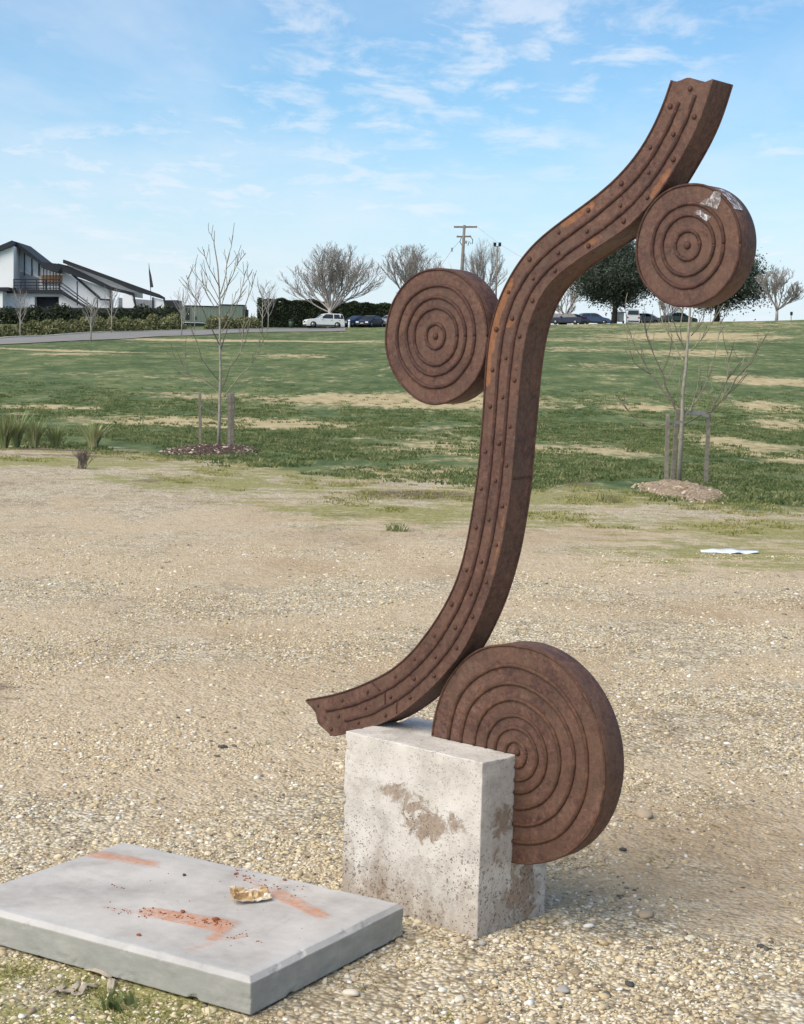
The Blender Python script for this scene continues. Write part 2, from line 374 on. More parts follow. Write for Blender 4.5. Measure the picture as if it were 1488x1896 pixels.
# ------------------------------------------------------------------ boxes with worn edges
from mathutils import noise as mnoise
def gridbox(x0, x1, y0, y1, z0, z1, step, rad, amp, seed, cham=None, chip=1.):
    V, F = [], []
    lo, hi = np.array([x0, y0, z0]), np.array([x1, y1, z1])
    for ax in range(3):
        b, c = [q for q in range(3) if q != ax]
        nb, nc_ = max(4, int((hi[b] - lo[b]) / step)), max(4, int((hi[c] - lo[c]) / step))
        def lin(a0, a1, n):    # extra lines close to the edges
            e = np.array([0, rad * .5, rad, rad * 1.8]); return np.concatenate([a0 + e, np.linspace(a0 + rad * 3, a1 - rad * 3, n), a1 - e[::-1]])
        B, C = np.meshgrid(lin(lo[b], hi[b], nb), lin(lo[c], hi[c], nc_), indexing='ij'); n1, n2 = B.shape
        for side in (0, 1):
            P = np.zeros((n1, n2, 3)); P[..., ax] = (lo, hi)[side][ax]; P[..., b] = B; P[..., c] = C
            o = sum(len(v) for v in V); V.append(P.reshape(-1, 3))
            i = (np.arange((n1 - 1) * n2).reshape(n1 - 1, n2)[:, :-1]).ravel() + o
            q = np.stack([i, i + n2, i + n2 + 1, i + 1], -1)
            if (side == 0) ^ (ax == 1): q = q[:, ::-1]
            F.append(q)
    V = np.concatenate(V); F = np.concatenate(F)
    inn = np.clip(V, lo + rad, hi - rad); d = V - inn; L = np.linalg.norm(d, axis=1, keepdims=True)
    V = np.where(L > 1e-9, inn + d / np.maximum(L, 1e-9) * np.minimum(L, rad), V)
    if cham:
        V[:, :] = V
        for ax, (a, b) in ((0, (x0, x1)), (1, (y0, y1))):
            e = np.minimum(V[:, ax] - a, b - V[:, ax]); top = V[:, 2] - (z1 - cham); cut = np.maximum(top - e, 0) * (top > 0)
            V[:, 2] -= cut
    if amp:
        ctr = (lo + hi) / 2; half = (hi - lo) / 2
        for i, p in enumerate(V):
            e3 = np.sort(half - np.abs(p - ctr)); ee = e3[1]          # distance from the nearest edge
            if ee < .03:
                q = Vector(p); c = max(0, mnoise.noise(q * 14 + Vector((seed, 1, 5))) + .45 * mnoise.noise(q * 55 + Vector((2, seed, 5))) - .22)
                V[i] = p + (ctr - p) / np.maximum(half, 1e-6) * 0 - np.sign(p - ctr) * (half - np.abs(p - ctr) < .03) * min(.012, c * .030) * chip * max(0, 1 - ee / .03)
        for i, p in enumerate(V):
            q = Vector(p); n = mnoise.noise_vector(q * 9 + Vector((seed, 0, 0))) * amp + mnoise.noise_vector(q * 40 + Vector((0, seed, 0))) * amp * .5
            V[i] += np.array(n)
    return V, F

def mat_block():
    k = NT('pitted_concrete'); P = k.tc.outputs['Object']
    base = k.ramp(k.noise(P, 6, 8, .68), [(.34, (.42, .385, .34)), (.5, (.575, .535, .48)), (.66, (.67, .63, .575))])
    streak = k.noise(k.map(P, (5, 5, 26)), 1, 6, .65); base = k.mix(k.step(streak, .5, .75, 0, .30), base, (.42, .38, .34))
    low = k.node('ShaderNodeSeparateXYZ'); k.l.new(P, low.inputs[0])
    stain = k.attr('stain')
    grime = k.math('ADD', k.noise(P, 7, 7, .72), k.step(low.outputs[2], .30, 0, 0, .20))
    base = k.mix(k.step(grime, .52, .76, 0, .85), base, (.34, .285, .235))
    sn = k.math('ADD', stain, k.math('MULTIPLY', k.math('SUBTRACT', k.noise(P, 20, 7, .72, .8), .5), 2.6))
    sf = k.step(sn, .48, .84)
    muddy = k.ramp(k.noise(P, 55, 5, .7), [(.3, (.20, .14, .10)), (.7, (.36, .275, .205))])
    col = k.mix(k.math('MULTIPLY', sf, .88), base, muddy)
    PW = k.mix(.035, P, k.noise(P, 30, 3, .6, col=True), 'ADD'); pd = k.voro(PW, 52); ps = k.voro(PW, 52, out='Color'); s1 = k.node('ShaderNodeSeparateColor'); k.l.new(ps, s1.inputs[0])
    pm = k.math('GREATER_THAN', s1.outputs[0], .55)
    pd2 = k.voro(PW, 135); ps2 = k.voro(PW, 135, out='Color'); s2 = k.node('ShaderNodeSeparateColor'); k.l.new(ps2, s2.inputs[0])
    pm2 = k.math('GREATER_THAN', s2.outputs[0], .55)
    wob = k.math('MULTIPLY', k.noise(P, 130, 3, .6), .30)
    zone = k.step(k.math('ADD', k.noise(P, 4, 3, .5), k.step(low.outputs[2], .45, .05, -.12, .12)), .44, .60)
    p1 = k.math('MULTIPLY', k.math('MULTIPLY', k.step(k.math('ADD', pd, wob), .46, .30), pm), zone)
    p2 = k.math('MULTIPLY', k.math('MULTIPLY', k.step(k.math('ADD', pd2, wob), .52, .34), pm2), k.step(zone, 0, 1, .35, 1))
    pit = k.math('MAXIMUM', p1, p2)
    col = k.mix(k.math('MULTIPLY', pit, .62), col, (.14, .095, .075))
    h = k.math('ADD', k.math('MULTIPLY', pit, -.004), k.math('MULTIPLY', k.noise(P, 90, 5, .7), .0016))
    h = k.math('ADD', h, k.math('MULTIPLY', sf, -.0012))
    return k.fin(col, .93, k.bump(h, .9, 1.0), .2)
F0 = np.array([.2437, 4.589, 0.]); YB = .7393; BW, BD, BH = .536, .3138, .5043
V, F = gridbox(-BW, 0, 0, BD, -.03, BH, .014, .003, .0016, 3, chip=.40)
blk = np_obj('concrete_block', V, F, mat_block(), smooth_=True)
st = np.zeros(len(V))
for cx_, cz_, rx, rz_, face, w in ((-.20, .285, .10, .055, 'f', .95), (-.32, .355, .09, .030, 'f', .85), (-.25, .325, .08, .04, 'f', .85), (-.12, .30, .07, .045, 'f', .75), (-.07, .285, .03, .03, 'f', .6), (-.16, .06, .09, .05, 'f', .5), (-.36, .05, .12, .06, 'f', .5), (-.40, .19, .08, .05, 'f', .35),
                                 (.10, .32, .06, .055, 'r', .9), (.20, .10, .10, .14, 'r', .75), (.26, .22, .08, .08, 'r', .55), (.09, .22, .04, .03, 'r', .7), (.04, .20, .02, .03, 'r', .5)):
    if face == 'f': q = blob(V[:, 0], V[:, 2], cx_, cz_, rx, rz_, .8) * (V[:, 1] < .01)
    else: q = blob(V[:, 1], V[:, 2], cx_, cz_, rx, rz_, .8) * (V[:, 0] > -.01)
    st = np.maximum(st, w * q)
attr(blk, 'stain', st)
blk.location = F0; blk.rotation_euler = (0, 0, -YB)
tag(blk, 'whitish pitted concrete block with brown mud stains holding up the rusty sculpture', 'concrete block')

# ---- slab lying on the gravel
S0 = np.array([-.3383, 3.9703, 0.]); YS = .5489; SL, SD, STK = 1.031, .7162, .0937
def slab_uv(px, py):
    v = ray(px, py); t = (STK + .006 - CAMH) / v[2]; p = v * t; dx, dy = p[0] - S0[0], p[1] - S0[1]
    return dx * math.cos(YS) - dy * math.sin(YS), dx * math.sin(YS) + dy * math.cos(YS)
def mat_slab():
    k = NT('smooth_grey_concrete'); P = k.tc.outputs['Object']
    base = k.ramp(k.noise(P, 3.5, 8, .66), [(.36, (.36, .335, .31)), (.5, (.46, .43, .395)), (.64, (.54, .505, .465))])
    sp = k.node('ShaderNodeSeparateXYZ'); k.l.new(P, sp.inputs[0])
    top = k.attr('topface')
    side = k.ramp(k.noise(k.map(P, (3, 3, 9)), 3, 8, .7), [(.3, (.26, .26, .235)), (.55, (.33, .33, .30)), (.75, (.40, .395, .365))])  # sides get a darker colour for the weaker light they catch
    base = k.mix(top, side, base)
    edge = k.attr('edge'); base = k.mix(k.math('MULTIPLY', k.step(k.math('ADD', edge, k.math('MULTIPLY', k.noise(P, 12, 5, .7), .5)), .6, 1.1), .4), base, (.46, .46, .45))
    scuff = k.step(k.noise(k.map(P, (1.2, 22, 1), rot=(0, 0, .25)), 2.2, 7, .75), .58, .72); base = k.mix(k.math('MULTIPLY', scuff, .55), base, (.58, .55, .52))
    stn = k.step(k.noise(k.map(P, (1, 1, 1), (4, 2, 0)), 5.5, 7, .72, .7), .52, .68); base = k.mix(k.math('MULTIPLY', stn, .40), base, (.30, .27, .235))
    dk = k.step(k.noise(P, 70, 3, .6), .66, .74); base = k.mix(k.math('MULTIPLY', dk, .25), base, (.2, .19, .18))
    dust = k.attr('dust'); dn = k.noise(P, 38, 7, .78); dl = k.noise(k.map(P, (14, 90, 1), rot=(0, 0, .1)), 1, 5, .7)
    dsum = k.math('ADD', dust, k.math('ADD', k.math('MULTIPLY', k.math('SUBTRACT', dn, .5), 1.0), k.math('MULTIPLY', k.math('SUBTRACT', dl, .5), 1.0)))
    df = k.math('MULTIPLY', k.step(dsum, .05, .85), k.step(dust, .02, .3))
    dc = k.ramp(dn, [(.3, (.40, .15, .065)), (.7, (.58, .29, .165))])
    col = k.mix(k.math('MULTIPLY', k.math('MULTIPLY', df, k.step(k.noise(P, 55, 4, .75), .32, .62, .35, .92)), top), base, dc)
    h = k.math('ADD', k.math('MULTIPLY', k.noise(P, 120, 5, .7), .0012), k.math('MULTIPLY', df, .0015))
    return k.fin(col, .88, k.bump(h, .7, 1.0), .25)
V, F = gridbox(-SL, 0, 0, SD, .006, STK + .006, .007, .004, .0010, 8, cham=.013, chip=.38)
slab = np_obj('concrete_slab', V, F, mat_slab(), smooth_=False)
topm = (V[:, 2] > STK + .006 - .0145).astype(float); attr(slab, 'topface', topm)
ed = np.minimum.reduce([V[:, 0] + SL, -V[:, 0], V[:, 1], SD - V[:, 1]]); attr(slab, 'edge', (1 - smooth(.0, .10, ed)) * topm)
du = np.zeros(len(V))
def seg(a, b, w0, w1, amp):
    global du
    a, b = np.array(a), np.array(b); d = b - a; L = np.hypot(*d); d = d / L
    rx, ry = V[:, 0] - a[0], V[:, 1] - a[1]; s = (rx * d[0] + ry * d[1]) / L; e = np.abs(rx * -d[1] + ry * d[0])
    w = w0 + (w1 - w0) * np.clip(s, 0, 1); q = (1 - smooth(.3, 1.1, e / w)) * smooth(-.12, .1, s) * (1 - smooth(.9, 1.12, s)); du = np.maximum(du, amp * q)
seg(slab_uv(157, 1577), slab_uv(290, 1600), .055, .034, .72); seg(slab_uv(195, 1590), slab_uv(300, 1606), .03, .02, .35)
seg(slab_uv(505, 1650), slab_uv(602, 1698), .046, .034, .80); seg(slab_uv(440, 1618), slab_uv(505, 1652), .025, .03, .34)
seg(slab_uv(265, 1685), slab_uv(425, 1716), .044, .068, 1.05); seg(slab_uv(180, 1678), slab_uv(280, 1692), .012, .02, .40); seg(slab_uv(390, 1742), slab_uv(425, 1712), .03, .03, .62)
seg(slab_uv(418, 1740), slab_uv(462, 1732), .010, .012, .5); seg(slab_uv(345, 1760), slab_uv(425, 1735), .02, .02, .36); seg(slab_uv(540, 1640), slab_uv(590, 1668), .01, .01, .22)
attr(slab, 'dust', du)
slab.location = S0; slab.rotation_euler = (0, 0, -YS)
tag(slab, 'flat grey concrete slab with orange brick dust smears lying on the gravel', 'concrete slab')
def on_slab(px, py, dz=0.):
    u, v = slab_uv(px, py); return np.array([S0[0] + u * math.cos(YS) + v * math.sin(YS), S0[1] - u * math.sin(YS) + v * math.cos(YS), STK + .006 + dz])

# ------------------------------------------------------------------ the rusty sculpture
def mat_rust(name, warm=0.0, attr_name=None):
    k = NT(name); P = k.tc.outputs['Object']
    n1 = k.noise(P, 7, 8, .7, .2); n2 = k.noise(P, 60, 6, .75); n3 = k.noise(P, 2.2, 4, .6)
    c = k.ramp(k.math('ADD', k.math('MULTIPLY', n1, .48), k.math('MULTIPLY', n2, .52)),
               [(.36, (.030, .014, .011)), (.45, (.072, .033, .023)), (.54, (.122, .059, .041)), (.64, (.195, .107, .076))])
    c = k.mix(k.math('MULTIPLY', k.step(n3, .42, .68), .35 + warm), c, (.115, .058, .034))
    sp = k.step(k.noise(P, 26, 6, .8), .55, .68); c = k.mix(k.math('MULTIPLY', sp, .75), c, (.028, .016, .016))
    pale = k.step(k.noise(P, 13, 7, .78, .5), .54, .70); c = k.mix(k.math('MULTIPLY', pale, .45), c, (.185, .125, .085))
    run = k.step(k.noise(k.map(P, (34, 34, 3.2)), 1, 6, .7), .52, .70); c = k.mix(k.math('MULTIPLY', run, .45), c, (.042, .024, .022))
    scl = k.voro(k.mix(.06, P, k.noise(P, 12, 4, .7, col=True), 'ADD'), 16, out='Color'); ss = k.node('ShaderNodeSeparateColor'); k.l.new(scl, ss.inputs[0]); c = k.mix(k.step(ss.outputs[0], .3, .9, 0, .30), c, (.135, .078, .049))
    if attr_name:
        f = k.attr(attr_name); fs = k.step(k.math('ADD', f, k.math('MULTIPLY', k.math('SUBTRACT', k.noise(P, 22, 7, .75), .5), 1.3)), .42, .70)
        c = k.mix(k.math('MULTIPLY', fs, .52), c, k.ramp(n2, [(.3, (.24, .085, .026)), (.7, (.40, .17, .062))]))
    h = k.math('ADD', k.math('MULTIPLY', n2, .0020), k.math('MULTIPLY', k.noise(P, 190, 4, .7), .0009)); h = k.math('ADD', h, k.math('MULTIPLY', sp, -.0008))
    rough = k.step(n1, .3, .7, .50, .80)
    return k.fin(c, rough, k.bump(h, .8, 1.0), .38)
RUST = mat_rust('rusted_steel', 0, 'fresh'); RUST2 = mat_rust('brown_rusted_steel', .22)
kw = NT('rust_weld'); WELD = kw.fin(kw.ramp(kw.noise(kw.tc.outputs['Object'], 45, 5, .7), [(.3, (.032, .014, .011)), (.55, (.070, .030, .020)), (.75, (.14, .060, .034))]), .7, kw.bump(kw.noise(kw.tc.outputs['Object'], 220, 3, .6), .6, .002), .35)
kw2 = NT('warm_rust_weld'); WELD2 = kw2.fin(kw2.ramp(kw2.noise(kw2.tc.outputs['Object'], 40, 5, .7), [(.3, (.040, .019, .012)), (.55, (.092, .042, .024)), (.75, (.165, .080, .042))]), .7, kw2.bump(kw2.noise(kw2.tc.outputs['Object'], 220, 3, .6), .6, .002), .35)

YP = .72855; ORG = np.array([.32973, 4.68332, 0.])
SC = empty('rusty_sculpture', ORG, -YP)
tag(SC, 'tall rusty steel sculpture of a riveted curving stem with three ringed discs', 'sculpture')
Lp = np.array([(0.45, 2.3577), (0.4327, 2.3078), (0.4102, 2.2587), (0.3793, 2.2069), (0.3459, 2.1651), (0.2976, 2.1186), (0.2352, 2.0748), (0.1608, 2.0331), (0.0846, 1.9909), (0.0211, 1.9502), (-0.0309, 1.8994), (-0.0708, 1.8445), (-0.1015, 1.7874), (-0.1233, 1.722), (-0.1335, 1.6578), (-0.1367, 1.5903), (-0.1385, 1.5365), (-0.1409, 1.4733), (-0.1454, 1.3974), (-0.1506, 1.3181), (-0.1608, 1.2458), (-0.1711, 1.1779), (-0.1827, 1.111), (-0.1976, 1.0504), (-0.2158, 0.9942), (-0.2444, 0.9355), (-0.2817, 0.8751), (-0.33, 0.8127), (-0.3834, 0.752), (-0.434, 0.7089), (-0.4756, 0.6774), (-0.5605, 0.6325), (-0.6486, 0.5924), (-0.738, 0.5616), (-0.8298, 0.5371)])
Rp = np.array([(0.5696, 2.3406), (0.5505, 2.279), (0.5291, 2.2278), (0.4994, 2.1768), (0.4614, 2.1201), (0.4282, 2.0735), (0.3907, 2.0376), (0.347, 1.9959), (0.2749, 1.9536), (0.1866, 1.9136), (0.1125, 1.87), (0.0626, 1.828), (0.031, 1.7793), (0.0071, 1.7211), (-0.0069, 1.6474), (-0.0138, 1.5825), (-0.0193, 1.4856), (-0.0242, 1.4186), (-0.0284, 1.3575), (-0.032, 1.2809), (-0.0401, 1.219), (-0.0516, 1.1435), (-0.0635, 1.0814), (-0.08, 1.0224), (-0.0976, 0.9676), (-0.1212, 0.9085), (-0.1473, 0.8581), (-0.1821, 0.7919), (-0.2274, 0.7362), (-0.2907, 0.6691), (-0.3608, 0.6064), (-0.4328, 0.5538), (-0.4979, 0.5166), (-0.5849, 0.4823), (-0.7256, 0.4361)])
NS = 320
def resample(Q, n):
    # smooth the traced edge, then space it evenly by centre-line parameter
    q = np.linspace(0, 1, len(Q)); t = np.linspace(0, 1, n); o = np.stack([np.interp(t, q, Q[:, i]) for i in (0, 1)], -1)
    w = n // 26; ker = np.hanning(2 * w + 1); ker /= ker.sum()
    pad = np.concatenate([2 * o[0] - o[w:0:-1], o, 2 * o[-1] - o[-2:-w - 2:-1]])
    return np.stack([np.convolve(pad[:, i], ker, 'valid') for i in (0, 1)], -1)
Ls, Rs = resample(Lp, NS), resample(Rp, NS)
SDEP = .094; NW = 14
tt = np.linspace(0, 1, NS); ww = np.linspace(0, 1, NW + 1)
tan = np.gradient((Ls + Rs) / 2, axis=0); tan /= np.linalg.norm(tan, axis=1, keepdims=True)
def face_pts():
    P = Ls[:, None, :] * (1 - ww)[None, :, None] + Rs[:, None, :] * ww[None, :, None]
    wave_t = .006 * np.sin(ww * 2 * np.pi * 1.6 + .6); wave_b = .007 * np.sin(ww * 2 * np.pi * 1.5 + 2.4) + .004 * np.sin(ww * 11)
    ft = np.clip(1 - tt / .035, 0, 1)[:, None]; fb = np.clip((tt - .965) / .035, 0, 1)[:, None]
    P = P + tan[:, None, :] * (ft * wave_t[None])[..., None] + tan[:, None, :] * (fb * wave_b[None])[..., None]
    return P
FP = face_pts()
Vs, Fs = [], []
def grid_add(P):   # P (a,b,3)
    a, b = P.shape[:2]; o = sum(len(v) for v in Vs); Vs.append(P.reshape(-1, 3)); i = (np.arange((a - 1) * b).reshape(a - 1, b)[:, :-1]).ravel() + o
    Fs.append(np.stack([i, i + b, i + b + 1, i + 1], -1))
y0 = np.zeros(FP.shape[:2])
front = np.stack([FP[..., 0], y0, FP[..., 1]], -1); grid_add(front)
grid_add(np.stack([FP[..., 0], y0 + SDEP, FP[..., 1]], -1)[:, ::-1])
dd = np.linspace(0, SDEP, 7)
for j, flip in ((0, False), (NW, True)):
    e = FP[:, j]; P = np.stack([np.repeat(e[:, 0:1], 7, 1), np.repeat(dd[None], NS, 0), np.repeat(e[:, 1:2], 7, 1)], -1); grid_add(P if flip else P[:, ::-1])
for i, flip in ((0, False), (NS - 1, True)):
    e = FP[i]; P = np.stack([np.repeat(e[:, 0:1], 7, 1), np.repeat(dd[None], NW + 1, 0), np.repeat(e[:, 1:2], 7, 1)], -1); grid_add(P if flip else P[:, ::-1])
Vst = np.concatenate(Vs); stem = np_obj('stem', Vst, np.concatenate(Fs), RUST, SC, True)
fr = np.zeros(len(Vst)); isf = Vst[:, 1] < .012
def fb(s0, z0, s1, z1, w, a):
    global fr
    p, q = np.array([s0, z0]), np.array([s1, z1]); d = q - p; L = np.hypot(*d); d /= L; rx, rz2 = Vst[:, 0] - s0, Vst[:, 2] - z0
    s = np.clip(rx * d[0] + rz2 * d[1], 0, L); e = np.hypot(rx - s * d[0], rz2 - s * d[1]); fr = np.maximum(fr, a * (1 - smooth(.2, 1.2, e / w)) * isf)
fb(-.062, 1.845, -.098, 1.77, .026, .95); fb(-.098, 1.77, -.122, 1.66, .022, .95); fb(-.125, 1.66, -.128, 1.56, .016, .75); fb(.12, 2.0, .21, 2.05, .024, .7)
fb(.41, 2.065, .45, 2.12, .02, .8); fb(.20, 1.94, .24, 1.96, .02, .6); fb(-.06, 1.725, -.05, 1.735, .02, .7); fb(.29, 2.02, .33, 2.05, .02, .4)
fb(-.05, 1.2, -.09, 1.02, .012, .55); fb(-.20, 1.12, -.22, 1.02, .012, .4)
attr(stem, 'fresh', fr)
def at_stem(t, w, y=0.):
    i = min(NS - 1, max(0, t * (NS - 1))); a = int(i); b = min(a + 1, NS - 1); f = i - a
    l = Ls[a] * (1 - f) + Ls[b] * f; r = Rs[a] * (1 - f) + Rs[b] * f; p = l * (1 - w) + r * w; return Vector((p[0], y, p[1]))
for w, t0, t1 in ((.355, .03, .985), (.695, .018, .975)):
    n = 200; pts = []
    for q in range(n):
        t = t0 + (t1 - t0) * q / (n - 1); jw = .012 * mnoise.noise(Vector((t * 30, w * 9, 0))) + .008 * mnoise.noise(Vector((t * 130, w * 9, 2)))
        pts.append(at_stem(t, w + jw, .0005))
    MB().tube(pts, [.0060 * (1 + .25 * mnoise.noise(Vector((q * .9, w, 0)))) for q in range(n)], 8).build('raised_rib', WELD, stem)
for j, yy in ((0, .0), (NW, .0), (0, SDEP), (NW, SDEP)):
    pts = [Vector((FP[i, j, 0], yy, FP[i, j, 1])) for i in range(0, NS, 2)]; MB().tube(pts, .0032, 6).build('edge_weld', WELD if j == 0 else RUST, stem)
# seams across the face and the side
MB().tube([at_stem(.908, .0 + .30 * q / 6, .0) for q in range(7)], .003, 6).build('seam', WELD, stem)
MB().tube([at_stem(.905 + .012 * q / 6, .40 + .26 * q / 6, .0) for q in range(7)], .003, 6).build('seam', WELD, stem)
MB().tube([at_stem(.902 + .012 * q / 6, .74 + .22 * q / 6, .0) for q in range(7)], .0026, 6).build('seam', WELD, stem)
e = FP[int(.555 * NS), NW]; MB().tube([Vector((e[0] + .001, .012 + .08 * q / 8, e[1] + .004 * q / 8)) for q in range(9)], .0032, 6).build('seam', WELD, stem)
# rivets: three staggered lanes
def rivet_mesh():
    b = MB(); n = 12; prof = [(.0085, 0), (.0082, -.0022), (.0062, -.0044), (.0032, -.0056)]
    vs_ = [(r * math.cos(2 * math.pi * j / n), y, r * math.sin(2 * math.pi * j / n)) for r, y in prof for j in range(n)] + [(0, -.0060, 0)]
    fs = [(i * n + j, (i + 1) * n + j, (i + 1) * n + (j + 1) % n, i * n + (j + 1) % n) for i in range(len(prof) - 1) for j in range(n)]
    fs += [((len(prof) - 1) * n + j, len(prof) * n, (len(prof) - 1) * n + (j + 1) % n) for j in range(n)]
    return b.add(vs_, fs, True)
rv0 = rivet_mesh().build('rivet', WELD, stem)
cl = np.concatenate([[0], np.cumsum(np.linalg.norm(np.diff((Ls + Rs) / 2, axis=0), axis=1))]); TOT = cl[-1]
rr = random.Random(5); first = True
for lane, off in ((.17, .072), (.53, .028), (.845, .09)):
    d = off
    while d < TOT - .02:
        p = at_stem(float(np.interp(d + rr.uniform(-.008, .008), cl, tt)), lane + rr.uniform(-.025, .025), .0)
        o = rv0 if first else rv0.copy()
        if not first: COL.objects.link(o)
        first = False; o.parent = stem; o.location = p; s = rr.uniform(.66, .95); o.scale = (s, s, s); o.rotation_euler = (0, rr.uniform(0, 6), 0)
        d += .1165

def disc(cx_, cz_, rad, dep, y0_, rings, mat, weld, a0=0., a1=2 * math.pi, notch=None):
    """a drum: front at local y = y0_, ring beads on its face; a0..a1 gives a cut-out drum"""
    full = a1 - a0 > 6.2; n = 120
    an = [a0 + (a1 - a0) * i / (n if full else n - 1) for i in range(n)]
    prof = [(0.0, 0), (.25, 0), (.5, 0), (.75, 0), (.93, 0), (1 - .004 / rad, .0), (1, .004), (1, dep * .33), (1, dep * .66), (1, dep - .004), (1 - .004 / rad, dep), (0.0, dep)]
    b = MB(); vs_ = [(cx_ + r * rad * math.cos(a), y0_ + y, cz_ + r * rad * math.sin(a)) for r, y in prof for a in an]
    def fset(i0, i1): return [(i * n + j, i * n + (j + 1) % n, (i + 1) * n + (j + 1) % n, (i + 1) * n + j) for i in range(i0, i1) for j in range(n if full else n - 1)]
    b.add(vs_, fset(0, 5), False); b.add(vs_, fset(5, 10), True); b.add(vs_, fset(10, 11), False)
    if not full:
        for q in (0, n - 1):
            a = an[q]; c, s = math.cos(a), math.sin(a); poly = [(cx_, y0_, cz_), (cx_ + rad * c, y0_ + .003, cz_ + rad * s), (cx_ + rad * c, y0_ + dep, cz_ + rad * s), (cx_, y0_ + dep, cz_)]
            b.add(poly, [(0, 1, 2, 3)])
    o = b.build('disc', mat, SC)
    at_ = o.data.attributes.new('fresh', 'FLOAT', 'POINT')
    def ring(rf, br, name, e0=0., e1=0.):
        m_ = 110; pts = []
        for i in range(m_ + 1):
            a = a0 + e0 + (a1 - a0 - e0 - e1) * i / m_; j = 1 + .028 * mnoise.noise(Vector((math.cos(a) * 1.6, math.sin(a) * 1.6, rf * 17 + cx_)))
            pts.append((cx_ + rad * rf * j * math.cos(a), y0_, cz_ + rad * rf * j * math.sin(a)))
        MB().tube(pts, [br * (1 + .22 * mnoise.noise(Vector((i * .8, rf * 5, cx_)))) for i in range(m_ + 1)], 8).build(name, weld, o)
    for rf, br in rings: ring(rf, br, 'ring_bead')
    ring(1 - .002 / rad, .0036, 'edge_weld')
    bo_ = bpy.data.objects.new('boss', rv0.data); COL.objects.link(bo_); bo_.parent = o; bo_.location = (cx_ + (.006 if not full else 0), y0_, cz_ + (.006 if not full else 0)); bo_.scale = (1.25, 1.25, 1.25)
    return o
d_lo = disc(.002, .507, .315, .088, .018, [(.805, .0066), (.648, .0064), (.492, .0064), (.350, .006), (.24, .006), (.118, .0062)], RUST2, WELD2, -math.pi / 2, math.pi)
d_lf = disc(-.3296, 1.6923, .1978, .084, .0, [(.755, .006), (.572, .006), (.42, .0058), (.18, .0056)], RUST, WELD)
d_rt = disc(.5165, 1.9313, .1571, .080, .0, [(.68, .0054), (.49, .0054), (.235, .0052)], RUST2, WELD)
for o, l in ((d_lo, 'large three-quarter disc notched over the corner of the concrete block'), (d_lf, 'round disc on the concave side of the stem'), (d_rt, 'high disc with torn clear tape on it')): o['label'] = l
# torn clear tape on the high disc
k = NT('clear_tape'); k.b.inputs['Alpha'].default_value = 1; P = k.tc.outputs['Object']
wr = k.noise(k.map(P, (60, 60, 22), rot=(0, .6, 0)), 1, 5, .7, .8)
k.put(k.b.inputs['Alpha'], k.step(wr, .42, .66, .10, .85)); TAPE = k.fin((.78, .80, .82), .18, k.bump(wr, .8, .01), .6)
def tape(pts, name='tape'):
    """pts: outline polygon in (s, z, y) ; wrinkled sheet"""
    b = MB(); c = np.mean(pts, 0); n = len(pts); vs_ = [Vector((c[0], c[2] - .006, c[1]))]
    for f in (.5, 1.):
        for i, p in enumerate(pts):
            q = c + (np.array(p) - c) * f; vs_.append(Vector((q[0], q[2] - (.003 + .004 * abs(mnoise.noise(Vector((i * 1.7, f * 3, c[0] * 9)))) * f), q[1])))
    fs = [(0, 1 + i, 1 + (i + 1) % n) for i in range(n)] + [(1 + i, 1 + n + i, 1 + n + (i + 1) % n, 1 + (i + 1) % n) for i in range(n)]
    return b.add(vs_, fs, False).build(name, TAPE, d_rt)
cs, cz = .5165, 1.9313
def dsc(px, py): return (cs + (px - 1271.5) / 98.5 * .1571, cz - (py - 455) / 113 * .1571 + (px - 1271.5) * .00003, 0.)
tape([dsc(*q) for q in ((1293, 381), (1302, 373), (1310, 372), (1318, 360), (1330, 362), (1331, 378), (1325, 393), (1312, 387), (1303, 384))])
tape([dsc(*q) for q in ((1282, 398), (1288, 392), (1295, 392), (1303, 400), (1314, 405), (1308, 414), (1300, 409), (1293, 402))])
bt = MB(); kq = []
for a in np.linspace(math.radians(62), math.radians(33), 9):
    for y in (.0, .02, .045): kq.append((cs + (.1571 + .002 + .003 * abs(mnoise.noise(Vector((a * 9, y * 60, 0))))) * math.cos(a), y + .004 * math.sin(a * 40), cz + (.1571 + .003) * math.sin(a)))
bt.add(kq, [(i * 3 + j, i * 3 + j + 1, i * 3 + j + 4, i * 3 + j + 3) for i in range(8) for j in range(2)], False).build('tape', TAPE, d_rt)

# ------------------------------------------------------------------ wrapper and brick crumbs on the slab
def wrapper():
    b = MB(); nx, ny = 14, 9; vs_ = []; rw = random.Random(3)
    for i in range(nx):
        for j in range(ny):
            u, v = i / (nx - 1) - .5, j / (ny - 1) - .5
            curl = .034 * max(0, v + .1) + .012 * max(0, -u - .25) * 3
            z = .006 + curl + .012 * abs(mnoise.noise(Vector((u * 5, v * 4, 1.7)))) + .006 * mnoise.noise(Vector((u * 13, v * 11, 3)))
            vs_.append((u * .112 + .006 * mnoise.noise(Vector((u * 6, v * 6, 8))), v * .060 * (1 - .5 * max(0, u)) + .004 * mnoise.noise(Vector((u * 9, v * 6, 2))), max(z, .002)))
    return b.add(vs_, [(i * ny + j, (i + 1) * ny + j, (i + 1) * ny + j + 1, i * ny + j + 1) for i in range(nx - 1) for j in range(ny - 1)], False)
k = NT('crumpled_wrapper'); P = k.tc.outputs['Object']; kn = k.noise(k.map(P, (22, 40, 30)), 1, 4, .6, .4)
WR = k.fin(k.ramp(kn, [(.34, (.24, .13, .05)), (.44, (.42, .26, .11)), (.52, (.52, .38, .21)), (.60, (.72, .67, .58)), (.68, (.38, .21, .08))]), .35, None, .5)
w_ = wrapper().build('wrapper', WR); p = on_slab(464, 1667); w_.location = p; w_.rotation_euler = (0, 0, .35)
